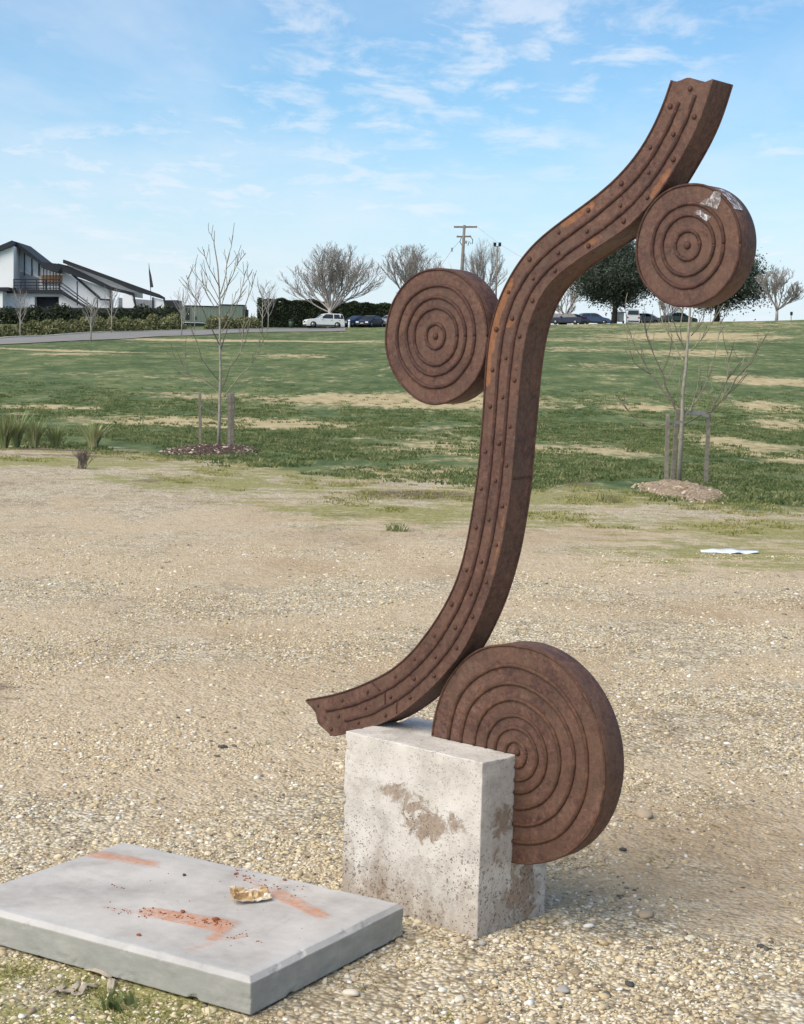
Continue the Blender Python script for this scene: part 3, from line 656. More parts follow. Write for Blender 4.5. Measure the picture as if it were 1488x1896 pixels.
w_.data.transform(Matrix.Identity(4)); sm = w_.modifiers.new('thick', 'SOLIDIFY'); sm.thickness = .0012
tag(w_, 'crumpled white and amber wrapper lying on the concrete slab', 'wrapper')
def rock_mesh(seed, sub=1, flat=.7, amp=.35):
    import bmesh
    bm = bmesh.new(); bmesh.ops.create_icosphere(bm, subdivisions=sub, radius=1)
    for v in bm.verts:
        n = mnoise.noise(v.co * 1.1 + Vector((seed * 3.7, 0, 0))) + .5 * mnoise.noise(v.co * 2.4 + Vector((0, seed * 2.1, 0))); v.co *= 1 + amp * n; v.co.z *= flat
    me = bpy.data.meshes.new('rock'); bm.to_mesh(me); bm.free(); me.polygons.foreach_set('use_smooth', [True] * len(me.polygons)); return me
BRICK = plain('brick_orange', (.25, .085, .04), .95, .4, 60); CHIP = plain('brown_chip', (.10, .05, .03), .9, .4, 60)
def rock(name, loc, size, mat, seed, label, cat, group=None, flat=.7, sub=2, rz=0., sx_=1.):
    me = rock_mesh(seed, sub, flat); me.materials.append(mat); o = bpy.data.objects.new(name, me); COL.objects.link(o)
    o.location = Vector(loc) + Vector((0, 0, size * flat * .55)); o.scale = (size * sx_, size, size); o.rotation_euler = (0, 0, rz); return tag(o, label, cat, group)
for px, py, s, mt, l in ((341, 1621, .0055, CHIP, 'small brown brick chip in the middle of the far half of the slab'), (527, 1630, .0052, BRICK, 'round orange brick crumb above the wrapper on the slab'),
                         (435, 1619, .0048, BRICK, 'orange brick crumb at the far end of the speckled trail on the slab'), (257, 1732, .0055, BRICK, 'lone dark orange brick crumb near the front edge of the slab'),
                         (399, 1703, .0075, BRICK, 'largest orange brick crumb at the tip of the thick dust smear'), (338, 1689, .0065, BRICK, 'orange brick crumb on the upper edge of the thick dust smear')):
    rock('brick_crumb', on_slab(px, py), s, mt, px, l, 'brick crumb', 'brick crumbs on the slab', rz=px, sx_=1.4)
# finer crumbs: one mass
cv_, cf_ = [], []
base_me = rock_mesh(2, 1, .7); bv = np.array([v.co[:] for v in base_me.vertices]); bf = np.array([p_.vertices[:] for p_ in base_me.polygons])
rc = np.random.default_rng(4)
def crumbs(p0, p1, n, spread, s0, s1):
    for _ in range(n):
        f = rc.random(); px, py = p0[0] + (p1[0] - p0[0]) * f + rc.normal() * spread, p0[1] + (p1[1] - p0[1]) * f + rc.normal() * spread * .35
        c = on_slab(px, py); s = rc.uniform(s0, s1); o = sum(len(v) for v in cv_); cv_.append(bv * s * np.array([1, 1, .8]) + c + [0, 0, s * .4]); cf_.append(bf + o)
crumbs((432, 1612), (510, 1648), 42, 10, .0012, .004); crumbs((265, 1684), (420, 1712), 70, 7, .001, .0034); crumbs((190, 1680), (290, 1700), 30, 10, .001, .003); crumbs((200, 1638), (230, 1645), 5, 3, .002, .004)
crumbs((300, 1600), (560, 1760), 30, 60, .0008, .0022); crumbs((475, 1743), (490, 1745), 3, 3, .002, .0035); crumbs((540, 1640), (560, 1660), 10, 12, .001, .003); crumbs((420, 1735), (460, 1730), 12, 6, .001, .003)
tag(np_obj('brick_dust_crumbs', np.concatenate(cv_), np.concatenate(cf_), BRICK), 'fine orange brick crumbs sprinkled over the concrete slab', 'crumbs', kind='stuff')

# ------------------------------------------------------------------ scattered masses (geometry nodes: points -> shared small meshes)
def scatter(name, pts, rots, scls, protos, label, cat):
    me = bpy.data.meshes.new(name); me.vertices.add(len(pts)); me.vertices.foreach_set('co', np.asarray(pts, np.float32).ravel())
    for n, t, a, key in (('rot', 'FLOAT_VECTOR', rots, 'vector'), ('scl', 'FLOAT_VECTOR', scls, 'vector')):
        at_ = me.attributes.new(n, t, 'POINT'); at_.data.foreach_set(key, np.asarray(a, np.float32).ravel())
    me.update()
    o = bpy.data.objects.new(name, me); COL.objects.link(o)
    pc = bpy.data.collections.new(name + '_pieces')
    for p_ in protos: pc.objects.link(p_)
    ng = bpy.data.node_groups.new(name + '_nodes', 'GeometryNodeTree')
    ng.interface.new_socket('Geometry', in_out='INPUT', socket_type='NodeSocketGeometry'); ng.interface.new_socket('Geometry', in_out='OUTPUT', socket_type='NodeSocketGeometry')
    gi, go = ng.nodes.new('NodeGroupInput'), ng.nodes.new('NodeGroupOutput')
    ci = ng.nodes.new('GeometryNodeCollectionInfo'); ci.inputs['Collection'].default_value = pc; ci.inputs['Separate Children'].default_value = True; ci.inputs['Reset Children'].default_value = True
    ip = ng.nodes.new('GeometryNodeInstanceOnPoints'); ip.inputs['Pick Instance'].default_value = True
    def na(n):
        q = ng.nodes.new('GeometryNodeInputNamedAttribute'); q.data_type = 'FLOAT_VECTOR'; q.inputs['Name'].default_value = n; return q.outputs['Attribute']
    ng.links.new(gi.outputs[0], ip.inputs['Points']); ng.links.new(ci.outputs[0], ip.inputs['Instance'])
    er = ng.nodes.new('FunctionNodeEulerToRotation'); ng.links.new(na('rot'), er.inputs[0]); ng.links.new(er.outputs[0], ip.inputs['Rotation']); ng.links.new(na('scl'), ip.inputs['Scale'])
    ng.links.new(ip.outputs[0], go.inputs[0])
    md = o.modifiers.new('scatter', 'NODES'); md.node_group = ng
    return tag(o, label, cat, kind='stuff')
def in_rect(P, org, yaw, x0, x1, y0, y1):
    dx, dy = P[:, 0] - org[0], P[:, 1] - org[1]; u, v = dx * math.cos(yaw) - dy * math.sin(yaw), dx * math.sin(yaw) + dy * math.cos(yaw)
    return (u > x0) & (u < x1) & (v > y0) & (v < y1)
def wedge(n, y0, y1, half, power, g):
    """points over the ground wedge the lens sees, with a margin; density ~ y**-power"""
    a, b = (y0 ** (2 - power), y1 ** (2 - power)); y = (a + (b - a) * g.random(n)) ** (1 / (2 - power)); x = (g.random(n) * 2 - 1) * half * y
    return x, y
g1 = np.random.default_rng(11)
k = NT('pebble_stone'); oi = k.node('ShaderNodeObjectInfo')
pc_ = k.ramp(oi.outputs['Random'], [(0, (.11, .105, .10)), (.05, (.26, .22, .17)), (.12, (.42, .32, .20)), (.35, (.56, .455, .285)), (.6, (.655, .555, .37)), (.8, (.735, .65, .47)), (.93, (.76, .72, .63)), (1, (.84, .82, .77))])
PEB = k.fin(k.mix(.22, pc_, k.ramp(k.noise(k.tc.outputs['Object'], 1.5, 4, .6), [(.3, (.30, .26, .21)), (.7, (.80, .75, .66))]), 'MULTIPLY'), .85, None, .25)
protos = []
for s in range(7):
    me = rock_mesh(s + 20, 1, (.5, .65, .55, .75, .45, .6, .7)[s], .38); me.materials.append(PEB); protos.append(bpy.data.objects.new('pebble_piece', me))
nst = 235000
x, y = wedge(nst, 3.5, 15, .30, 1.55, g1)
clump = np.array([mnoise.noise(Vector((a * 1.3, b * 1.1, 5))) + .6 * mnoise.noise(Vector((a * 4.1, b * 3.3, 9))) for a, b in zip(x, y)])
keep = g1.random(nst) < np.clip(.70 + 1.2 * clump - .75 * np.maximum(bare_at(x, y), 0), .06, 1)
x, y = x[keep], y[keep]; P = np.stack([x, y, gz(x, y)], -1)
bad = in_rect(P, F0, YB, -BW - .006, .006, -.006, BD + .006) | in_rect(P, S0, YS, -SL - .004, .004, -.004, SD + .004)
P = P[~bad]; n = len(P)
sc = np.exp(g1.normal(math.log(.0037), .47, n)); sc = np.minimum(sc, .018)
sc3 = np.stack([sc * g1.uniform(.8, 1.5, n), sc * g1.uniform(.8, 1.2, n), sc * g1.uniform(.7, 1.1, n)], -1); P[:, 2] += sc * .12
scatter('gravel_stones', P, np.stack([g1.normal(0, .2, n), g1.normal(0, .2, n), g1.random(n) * 6.28], -1), sc3, protos, 'loose tan and cream gravel stones covering the ground', 'gravel')

# grass tufts
def blade_mesh(name, nb, h, w, spread, mat, seed, lean=.5):
    r_ = random.Random(seed); b = MB()
    for _ in range(nb):
        a = r_.uniform(0, 6.28); rr_ = spread * math.sqrt(r_.random()); bx_, by_ = rr_ * math.cos(a), rr_ * math.sin(a); hh = h * r_.uniform(.55, 1.15); la = r_.uniform(0, 6.28); ln = lean * hh * r_.uniform(.2, 1)
        ta = r_.uniform(0, 3.14); wx, wy = math.cos(ta) * w, math.sin(ta) * w
        m1 = (bx_ + math.cos(la) * ln * .35, by_ + math.sin(la) * ln * .35, hh * .6); tp = (bx_ + math.cos(la) * ln, by_ + math.sin(la) * ln, hh)
        b.add([(bx_ - wx, by_ - wy, 0), (bx_ + wx, by_ + wy, 0), (m1[0] + wx * .8, m1[1] + wy * .8, m1[2]), (m1[0] - wx * .8, m1[1] - wy * .8, m1[2]), tp], [(0, 1, 2, 3), (3, 2, 4)], False)
    me = bpy.data.meshes.new(name); me.from_pydata(b.v, [], b.f); me.materials.append(mat); return bpy.data.objects.new(name, me)
def leaf_mat(name, stops, trans=.25, rough=.6):
    k = NT(name); oi = k.node('ShaderNodeObjectInfo'); v = k.math('ADD', k.math('MULTIPLY', oi.outputs['Random'], .6), k.math('MULTIPLY', k.noise(k.pos(), .9, 3, .6), .45))
    c = k.ramp(v, stops); k.fin(c, rough, None, .25)
    tr = k.node('ShaderNodeBsdfTranslucent'); k.l.new(c, tr.inputs[0]); ms = k.node('ShaderNodeMixShader'); ms.inputs[0].default_value = trans
    k.l.new(k.b.outputs[0], ms.inputs[1]); k.l.new(tr.outputs[0], ms.inputs[2]); k.l.new(ms.outputs[0], k.out.inputs[0]); return k.m
GRASS = leaf_mat('grass_blade', [(.1, (.056, .092, .028)), (.4, (.115, .16, .055)), (.65, (.19, .22, .085)), (.9, (.36, .335, .17))])
SPARSE = leaf_mat('sparse_grass', [(.1, (.13, .145, .035)), (.4, (.25, .25, .07)), (.7, (.36, .33, .12)), (.95, (.52, .45, .24))])
x, y = wedge(34000, 21, 66, .29, 1.2, g1)
e = np.interp(x / y, [-.30, -.24, -.12, -.05, .03, .1, .16, .24, .3], [31.5, 31.0, 27.5, 25.2, 23.4, 22.6, 21.2, 20.8, 20.5])
q = np.array([mnoise.noise(Vector((a * .55, b * .3, 2))) for a, b in zip(x, y)])
keep = (y > e + g1.normal(0, .8, len(x))) & ((dry_at(x, y) + .35 * q < .42) | (g1.random(len(x)) < .22)) & (g1.random(len(x)) < np.clip((66 - y) / 26, 0, 1)) & (q > -.18 + .3 * (g1.random(len(x)) - .5)); x, y = x[keep], y[keep]; n = len(x)
sc = g1.uniform(.6, 1.3, n)
scatter('field_grass', np.stack([x, y, gz(x, y) - .004], -1), np.stack([0 * x, 0 * x, g1.random(n) * 6.28], -1), np.stack([sc * 1.5, sc * 1.5, sc], -1),
        [blade_mesh('grass_piece', 22, .055, .006, .09, GRASS, s, .8) for s in range(4)], 'short green grass of the sloping field', 'grass')
x, y = wedge(9000, 15, 29, .29, .6, g1)
e2 = np.interp(x / y, [-.30, -.24, -.12, -.05, .03, .1, .16, .24, .3], [31.5, 31.0, 27.5, 25.2, 23.4, 22.6, 21.2, 20.8, 20.5])
q = np.array([mnoise.noise(Vector((a * .9, b * .6, 7))) + .5 * mnoise.noise(Vector((a * 3, b * 2, 1))) for a, b in zip(x, y)])
keep = (y > e2 - 6.0) & (y < e2 + 1) & (q > .02 + .25 * (e2 - y) / 6); x, y = x[keep], y[keep]
x2 = np.concatenate([g1.uniform(-1.15, -.30, 90), g1.uniform(-1, 1.3, 40), g1.uniform(-.36, .1, 8)]); y2 = np.concatenate([np.interp(x2[:90], [-1.2, -.34], [4.42, 3.93]) - np.abs(g1.normal(0, .08, 90)) - .015, g1.uniform(3.6, 8, 40), g1.uniform(3.65, 3.85, 8)])
P2 = np.stack([x2, y2, 0 * x2], -1); b2 = in_rect(P2, S0, YS, -SL - .01, .01, -.01, SD + .01) | in_rect(P2, F0, YB, -BW, 0, 0, BD); x2, y2 = x2[~b2], y2[~b2]
xs, ys = np.concatenate([x, x2]), np.concatenate([y, y2]); n = len(xs); sc = np.concatenate([g1.uniform(.5, 1.1, len(x)), g1.uniform(.22, .5, len(x2))])
scatter('sparse_grass', np.stack([xs, ys, gz(xs, ys) - .003], -1), np.stack([0 * xs, 0 * xs, g1.random(n) * 6.28], -1), np.stack([sc * 1.4, sc * 1.4, sc * .75], -1),
        [blade_mesh('sparse_grass_piece', 14, .05, .004, .07, SPARSE, 30 + s, 1.1) for s in range(3)], 'thin yellowish grass coming up through the edge of the gravel', 'grass')

# ------------------------------------------------------------------ bare trees
BARK_Y = plain('young_pale_bark', (.30, .27, .225), .85, .25, 20); BARK_T = plain('olive_twig', (.26, .24, .165), .85, .3, 20); BARK_D = plain('dark_twig', (.15, .125, .10), .85, .3, 20)
BARK_G = plain('grey_bark', (.34, .315, .29), .9, .25, 2.); BARK_TW = plain('grey_brown_twigs', (.29, .265, .245), .9, .3, 2.)
def grow(b, p, d, L, r, lev, mx_, rg, up=.25, kids=(4, 3, 3), spread=.8, nseg=4, wig=.14, rmin=.02, decay=.62):
    pts, rad = [p.copy()], [r]; d = d.normalized(); q = p.copy()
    for i in range(nseg):
        d = (d + Vector((rg.gauss(0, wig), rg.gauss(0, wig), rg.gauss(0, wig * .6) + up * .35))).normalized(); q = q + d * (L / nseg); pts.append(q.copy()); rad.append(max(rmin, r * (1 - .55 * (i + 1) / nseg)))
    b.tube(pts, rad, 5 if lev == 0 else 3, cap=False)
    if lev >= mx_: return
    nk = kids[min(lev, len(kids) - 1)]
    for j in range(nk):
        f = .35 + .65 * (j + rg.random() * .8) / nk; i = min(nseg - 1, int(f * nseg)); pp = pts[i].lerp(pts[i + 1], f * nseg - i if f * nseg - i <= 1 else 1)
        T = (pts[i + 1] - pts[i]).normalized(); az = rg.uniform(0, 6.28); o = T.orthogonal().normalized(); o = Matrix.Rotation(az, 3, T) @ o
        grow(b, pp, (T + o * spread * rg.uniform(.5, 1.2)).normalized(), L * decay * rg.uniform(.7, 1.15), max(rmin, rad[i] * .62), lev + 1, mx_, rg, up, kids, spread, nseg, wig, rmin, decay)
def big_tree(px, d, h, w, seed, label, group='bare trees beyond the field', levels=3, dense=1., trunk=.22, slim=False, rmin=.0145):
    base = gat(px, d); rg = random.Random(seed); o = empty('bare_tree', base)
    th = h * trunk; tr = MB(); r0 = h * .026
    tr.tube([(0, 0, -.3), (0.02 * h * .1, 0, th * .5), (0, 0, th)], [r0 * 1.25, r0, r0 * .9], 8)
    cr = MB(); nl = int(8 * dense)
    for i in range(nl):
        a = 2.4 * i + rg.uniform(-.3, .3); el = .34 + 1.08 * ((i * .618 + seed * .37) % 1) if not slim else rg.uniform(.9, 1.25)
        dr = Vector((math.cos(a) * math.cos(el), math.sin(a) * math.cos(el), math.sin(el)))
        reach = (w / 2 * .62) / max(.35, math.cos(el)) if el < .8 else (h - th) * .62
        grow(cr, Vector((0, 0, th * rg.uniform(.75, 1.0))), dr, min(reach, (h - th) * .75), r0 * .40, 0, levels, rg, .30, (8, 6, 5), .55, 4, .11, rmin, .52)
    if slim: tr.tube([(0, 0, th), (.1, 0, h * .55), (0, .1, h * .9)], [r0 * .9, r0 * .5, rmin], 6)
    # bring the crown to the height and width seen
    V = np.array(cr.v); zt = V[:, 2].max(); wx = np.percentile(np.abs(V[:, 0]), 99.5)
    V[:, 2] = th * .8 + (V[:, 2] - th * .8) * np.where(V[:, 2] > th * .8, (h - th * .8) / (zt - th * .8), 1); V[:, :2] *= (w / 2) / wx
    zc = th + (h - th) * .25; q = np.sqrt((V[:, 0] / (w / 2)) ** 2 + (V[:, 1] / (w / 2)) ** 2 + ((V[:, 2] - zc) / np.where(V[:, 2] > zc, h - zc, zc - th * .6)) ** 2)
    q2 = np.where(q < .78, q, .78 + .24 * np.tanh((q - .78) / .24)); f = (q2 / np.maximum(q, 1e-6))[:, None]; up_ = V[:, 2] > th; c0_ = np.array([0, 0, zc]); V = np.where(up_[:, None], c0_ + (V - c0_) * f, V); V[:, :2] *= (w / 2) / np.percentile(np.abs(V[:, 0]), 99.0); V[:, 2] = np.where(V[:, 2] > th, th + (V[:, 2] - th) * (h - th) / (V[:, 2].max() - th), V[:, 2])
    cr.v = [tuple(v) for v in V]
    tr.build('trunk', BARK_G, o); cr.build('crown', BARK_TW, o)
    return tag(o, label, 'tree', group)
big_tree(610, 209, 10.8, 13.0, 4, 'wide leafless tree standing behind the white four-wheel drive', dense=1.9)
big_tree(762, 226, 11.2, 10.5, 9, 'leafless tree partly hidden by the top of the round disc beside the stem', dense=1.7)
big_tree(890, 232, 12.0, 6.5, 12, 'slim leafless tree just behind the power pole', slim=True, dense=1.0)
big_tree(1046, 236, 6.6, 5.5, 21, 'small leafless tree glimpsed between the stem and the first evergreen', levels=2, dense=1.2)
big_tree(1437, 212, 7.2, 6.4, 17, 'pale leafless tree alone at the right end of the ridge', dense=1.1, trunk=.2)
big_tree(1232, 246, 4.6, 5.0, 33, 'low leafless tree behind the parked cars under the high disc', levels=2, dense=1.0)

def sapling(px, py, h, seed, label, d=None):
    base = gnd(px, py) if d is None else gat(px, d); rg = random.Random(seed); o = empty('young_street_tree', base); tr = MB(); cr = MB(); w = h
    tr.tube([(0, 0, -.1), (.01, 0, h * .3), (0, .02, h * .62), (.02, 0, h * .95)], [.06, .05, .035, .018], 6)
    for i in range(11):
        f = .28 + .55 * i / 11; a = i * 2.4 + rg.uniform(-.4, .4); el = rg.uniform(.75, 1.1)
        grow(cr, Vector((0, 0, h * f)), Vector((math.cos(a) * math.cos(el), math.sin(a) * math.cos(el), math.sin(el))), h * .42 * (1.1 - f * .6), .03, 0, 1, rg, .25, (4, 2), .5, 4, .08, .016, .5)
    tr.build('trunk', BARK_G, o); cr.build('crown', BARK_TW, o); return tag(o, label, 'tree', 'young trees along the road')
sapling(37, 625, 3.6, 1, 'thin leafless young tree at the far left of the road verge')
sapling(168, 633, 3.2, 2, 'thin leafless young tree on the near side of the road before the stairs')
sapling(206, 617, 4.2, 3, 'thin leafless young tree in front of the dark post of the building')
sapling(336, 622, 4.0, 5, 'thin leafless young tree at the left corner of the green shed')
sapling(360, 612, 5.5, 6, 'taller leafless young tree in front of the green shed')
sapling(485, 618, 5.0, 8, 'leafless young tree at the left end of the dark hedge, nearer one of two')
sapling(496, 611, 5.2, 10, 'leafless young tree at the left end of the dark hedge, farther one of two')

# ---- two staked young trees near the gravel, their main branches as seen
def traced_tree(base_px, trunk, branches, seed, label, rt):
    B = gnd(*base_px); d0 = B[1]; rg = random.Random(seed); o = empty('staked_young_tree', B); tr = MB(); cr = MB()
    def w3(px, py, dep): p_ = at(px, py, d0 + dep); return Vector(p_ - B)
    T = [w3(*p_, 0) for p_ in trunk]; n = len(T); T[0].z -= .05
    tr.tube(T, [rt * (1 - .78 * (i / (n - 1)) ** .8) for i in range(n)], 8)
    for br in branches:
        dd_ = rg.uniform(-.28, .28); m_ = len(br); Lpx = sum(math.dist(br[i], br[i + 1]) for i in range(m_ - 1)); L = Lpx / FPX * d0
        pts = [w3(*p_, dd_ * (i / (m_ - 1)) ** .8 * L * 1.4) for i, p_ in enumerate(br)]; r0 = rt * (.20 + .16 * min(1, L / 1.2))
        fine = []
        for i in range(m_ - 1):
            for f in (0, .5): fine.append(pts[i].lerp(pts[i + 1], f) + Vector([rg.gauss(0, .006) for _ in range(3)]) * (1 if i + f else 0))
        fine.append(pts[-1]); q = len(fine)
        cr.tube(fine, [max(.006, r0 * (1 - .75 * i / (q - 1))) for i in range(q)], 5, cap=False, mi=0 if rg.random() < .7 else 1)
        for _ in range(2 + int(L * 5.0)):    # side twigs
            i = rg.randrange(q // 4, q - 1); s = fine[i].lerp(fine[i + 1], rg.random()); D = (fine[i + 1] - fine[i]).normalized()
            D = (D + Vector((rg.gauss(0, .5), rg.gauss(0, .5), rg.uniform(-.1, .5)))).normalized(); tl = rg.uniform(.10, .38); pp = [s]
            for _k in range(3): D = (D + Vector((rg.gauss(0, .12), rg.gauss(0, .12), .12))).normalized(); pp.append(pp[-1] + D * tl / 3)
            cr.tube(pp, [.0058, .0054, .005, .0045], 3, cap=False, mi=rg.choice((0, 1)))
    tr.build('trunk', BARK_Y, o); cr.build('crown', [BARK_T, BARK_D], o); return tag(o, label, 'tree'), B
TL, BL = traced_tree((405, 829), [(404, 829), (406, 780), (407, 740), (408, 690), (407, 640), (407, 590), (407, 560), (406, 541), (403, 493), (396, 451), (397, 427)], [
    [(397, 448), (392, 440), (387, 431)], [(407, 533), (395, 508), (382, 485), (377, 462)], [(408, 545), (418, 507), (420, 485), (428, 456), (431, 435)], [(409, 552), (424, 524), (438, 493), (444, 468)],
    [(439, 492), (444, 482), (455, 469)], [(404, 566), (379, 530), (365, 513), (360, 500)], [(406, 556), (390, 524), (380, 507)], [(407, 640), (392, 610), (372, 570), (350, 535), (345, 510)], [(408, 650), (420, 610), (436, 570), (449, 530), (454, 504)],
    [(450, 530), (458, 515), (466, 504)], [(407, 718), (385, 706), (363, 696), (349, 693), (340, 680), (318, 660)], [(407, 707), (388, 685), (374, 665), (363, 630), (352, 600)], [(412, 718), (425, 683), (445, 655), (458, 620), (466, 580)],
    [(416, 732), (447, 693), (465, 676), (480, 645), (489, 627), (497, 600)], [(405, 728), (385, 712), (360, 700), (335, 692)], [(408, 600), (425, 570), (440, 558), (450, 540)], [(454, 566), (466, 533), (472, 507)], [(445, 655), (450, 610), (454, 566)],
    [(407, 590), (395, 565), (384, 548), (374, 520)], [(411, 614), (424, 590), (432, 560), (437, 540)], [(404, 765), (392, 748), (382, 735)], [(349, 693), (344, 665), (342, 640)], [(407, 575), (417, 545), (423, 524)]], 3,
    'leafless staked young tree rising from the mulch mound beside the strappy plants', .034)
TR, BR = traced_tree((1257, 897), [(1256, 897), (1260, 821), (1263, 768), (1263, 732), (1269.5, 682), (1272, 646), (1277, 576), (1279, 520), (1276, 470), (1278, 430)], [
    [(1264, 787), (1298, 768), (1316, 763), (1335, 742), (1361, 716), (1383, 693)], [(1316, 763), (1330, 735), (1340, 711), (1355, 690), (1371, 672)], [(1264, 775), (1293, 740), (1309, 703), (1322, 659), (1332, 622), (1336, 590)],
    [(1277, 761), (1285, 737), (1293, 706), (1293.5, 664)], [(1259, 755), (1235, 735), (1225, 722), (1204, 693), (1189, 664), (1170, 630), (1161, 599), (1158, 575)], [(1250, 759), (1232, 714), (1225, 690), (1209, 654), (1196, 620), (1194, 600)],
    [(1264, 667), (1246, 636), (1230, 609), (1222, 573), (1218, 545)], [(1267, 649), (1254, 620), (1246, 591), (1238, 565)], [(1279, 649), (1303, 623), (1321, 594), (1340, 563)], [(1279, 622), (1290, 609), (1301, 596), (1306, 570)],
    [(1256, 782), (1235, 784), (1215, 791), (1199, 789), (1183, 779), (1163, 758), (1144, 737)], [(1340, 740), (1362, 700), (1390, 672), (1405, 640), (1418, 620)], [(1322, 750), (1317, 735), (1315, 722)], [(1235, 700), (1245, 680), (1255, 672)],
    [(1225, 690), (1240, 650), (1244, 620)], [(1204, 693), (1185, 680), (1172, 668), (1166, 650)], [(1335, 742), (1345, 705), (1349, 680), (1347, 650)], [(1264, 640), (1258, 610), (1262, 580), (1250, 560)], [(1277, 600), (1285, 575), (1290, 555)], [(1263, 745), (1256, 720), (1258, 700)]], 5,
    'leafless staked young tree on the sandy soil mound under the high disc', .038)
# tree stakes, ties, mounds
STAKE = plain('weathered_timber', (.21, .185, .15), .9, .35, 14)
def stake(top, bot, d, w, dep, label, lean=0.):
    b = MB(); p0, p1 = at(*bot, d), at(*top, d); z0 = float(gz(p0[0], d)); p0[2] = z0 - .1; p1 = np.array([p1[0], d + dep * 0, p1[2]])
    q = (Vector(p1) - Vector(p0)); c = Vector(p0)
    prof = [(-1, -1), (1, -1), (1, 1), (-1, 1)]; vs_ = []
    for f, s in ((0, 1), (.5, .97), (.96, .97), (1, .80)):
        for a, e_ in prof: vs_.append(q * f + Vector((a * w / 2 * s, e_ * w / 2 * s, 0)))
    b.add(vs_, [(i * 4 + j, i * 4 + (j + 1) % 4, i * 4 + 4 + (j + 1) % 4, i * 4 + 4 + j) for i in range(3) for j in range(4)] + [(12, 13, 14, 15)])
    o = b.build('timber_stake', STAKE); o.location = c; return tag(o, label, 'stake', 'timber stakes round the young trees'), Vector(p1)
dl, dr_ = BL[1], BR[1]
stake((370, 727), (371, 829), dl + .1, .050, 0, 'single grey timber stake on the side of the mulched tree nearer the strappy plants')
stake((425, 728), (424, 830), dl - .25, .060, 0, 'nearer of the two close timber stakes beside the mulched tree')
stake((431, 726), (430, 827), dl + .35, .062, 0, 'farther of the two close timber stakes beside the mulched tree')
stake((1236, 766), (1233, 900), dr_ - .25, .055, 0, 'outermost timber stake of the pair beside the tree on the soil mound')
stake((1254, 758), (1243, 898), dr_ + .15, .055, 0, 'leaning timber stake closest to the trunk on the soil mound')
stake((1312, 766), (1306, 896), dr_ + .1, .055, 0, 'single timber stake standing apart from the trunk on the soil mound')
def tie(pts, d, label, w=.035):
    b = MB(); P = [at(a, c, d) for a, c in pts]; vs_ = []
    for p_ in P: vs_ += [(p_[0], p_[1] - .02, p_[2] - w / 2), (p_[0], p_[1] - .02, p_[2] + w / 2), (p_[0], p_[1] - .016, p_[2] + w / 2), (p_[0], p_[1] - .016, p_[2] - w / 2)]
    n = len(P); o = b.add(vs_, [(i * 4 + j, i * 4 + (j + 1) % 4, i * 4 + 4 + (j + 1) % 4, i * 4 + 4 + j) for i in range(n - 1) for j in range(4)] + [(0, 1, 2, 3)]).build('tree_tie', TIE)
    return tag(o, label, 'tree tie', 'webbing ties on the young trees')
TIE = plain('webbing_tie', (.20, .20, .20), .9, .2, 30)
tie([(1262, 764), (1280, 763), (1300, 766), (1312, 770)], dr_ + .05, 'grey webbing tie from the trunk to the lone stake on the soil mound', .055)
tie([(1236, 786), (1246, 783), (1263, 781)], dr_ - .2, 'grey webbing tie between the paired stakes and the trunk on the soil mound', .04)
tie([(371, 745), (381, 758), (396, 765), (407, 764)], dl + .02, 'sagging pale tie from the single stake to the mulched trunk', .018)
tie([(407, 737), (418, 735), (428, 733)], dl + .02, 'pale tie from the mulched trunk to the two close stakes', .02)
def mound(name, p0, p1, hgt, mat, seed, label):
    a, b_ = gnd(*p0), gnd(*p1); c = gnd((p0[0] + p1[0]) / 2, (p0[1] + p1[1]) / 2); rx = (p1[0] - p0[0]) / FPX * c[1] / 2; ry = max(rx * .8, abs(a[1] - b_[1]) / 2); V_, n = [], 60
    u = np.linspace(-1.15, 1.15, n); X, Y = np.meshgrid(u, u); rr_ = np.hypot(X, Y); Z = np.zeros_like(X)
    for i in range(n):
        for j in range(n):
            q = Vector((X[i, j] * 2.2, Y[i, j] * 2.2, seed)); Z[i, j] = hgt * (max(0, 1 - rr_[i, j] ** 2) ** .8) * (1 + .55 * mnoise.noise(q * 1.6)) + .035 * mnoise.noise(q * 5) * (rr_[i, j] < 1) - .03 * (rr_[i, j] > .97)
    Xw, Yw = c[0] + X * rx, c[1] + Y * ry; V_ = np.stack([Xw, Yw, gz(Xw, Yw) + Z], -1).reshape(-1, 3)
    i = np.arange((n - 1) * n).reshape(n - 1, n)[:, :-1].ravel(); o = np_obj(name, V_, np.stack([i, i + 1, i + n + 1, i + n], -1), mat, smooth_=True)
    return tag(o, label, kind='structure'), c, rx, ry
k = NT('sandy_soil'); P = k.pos(); SOIL = k.fin(k.ramp(k.noise(P, 14, 6, .75), [(.3, (.17, .12, .08)), (.5, (.37, .28, .195)), (.7, (.52, .43, .33))]), .95, k.bump(k.noise(P, 22, 5, .7), .9, .05), .1)
k = NT('bark_mulch'); P = k.pos(); MUL = k.fin(k.ramp(k.noise(P, 26, 5, .8), [(.3, (.035, .022, .018)), (.5, (.11, .07, .055)), (.62, (.22, .15, .12)), (.75, (.45, .37, .30))]), .95, k.bump(k.noise(P, 26, 5, .8), 1, .05), .1)
_, mc, mrx, mry = mound('soil_mound', (1184, 893), (1336, 930), .11, SOIL, 3., 'sandy soil mound round the staked tree under the high disc')
_, mc2, mrx2, mry2 = mound('mulch_mound', (318, 822), (474, 848), .075, MUL, 6., 'dark bark mulch mound round the staked tree beside the strappy plants')
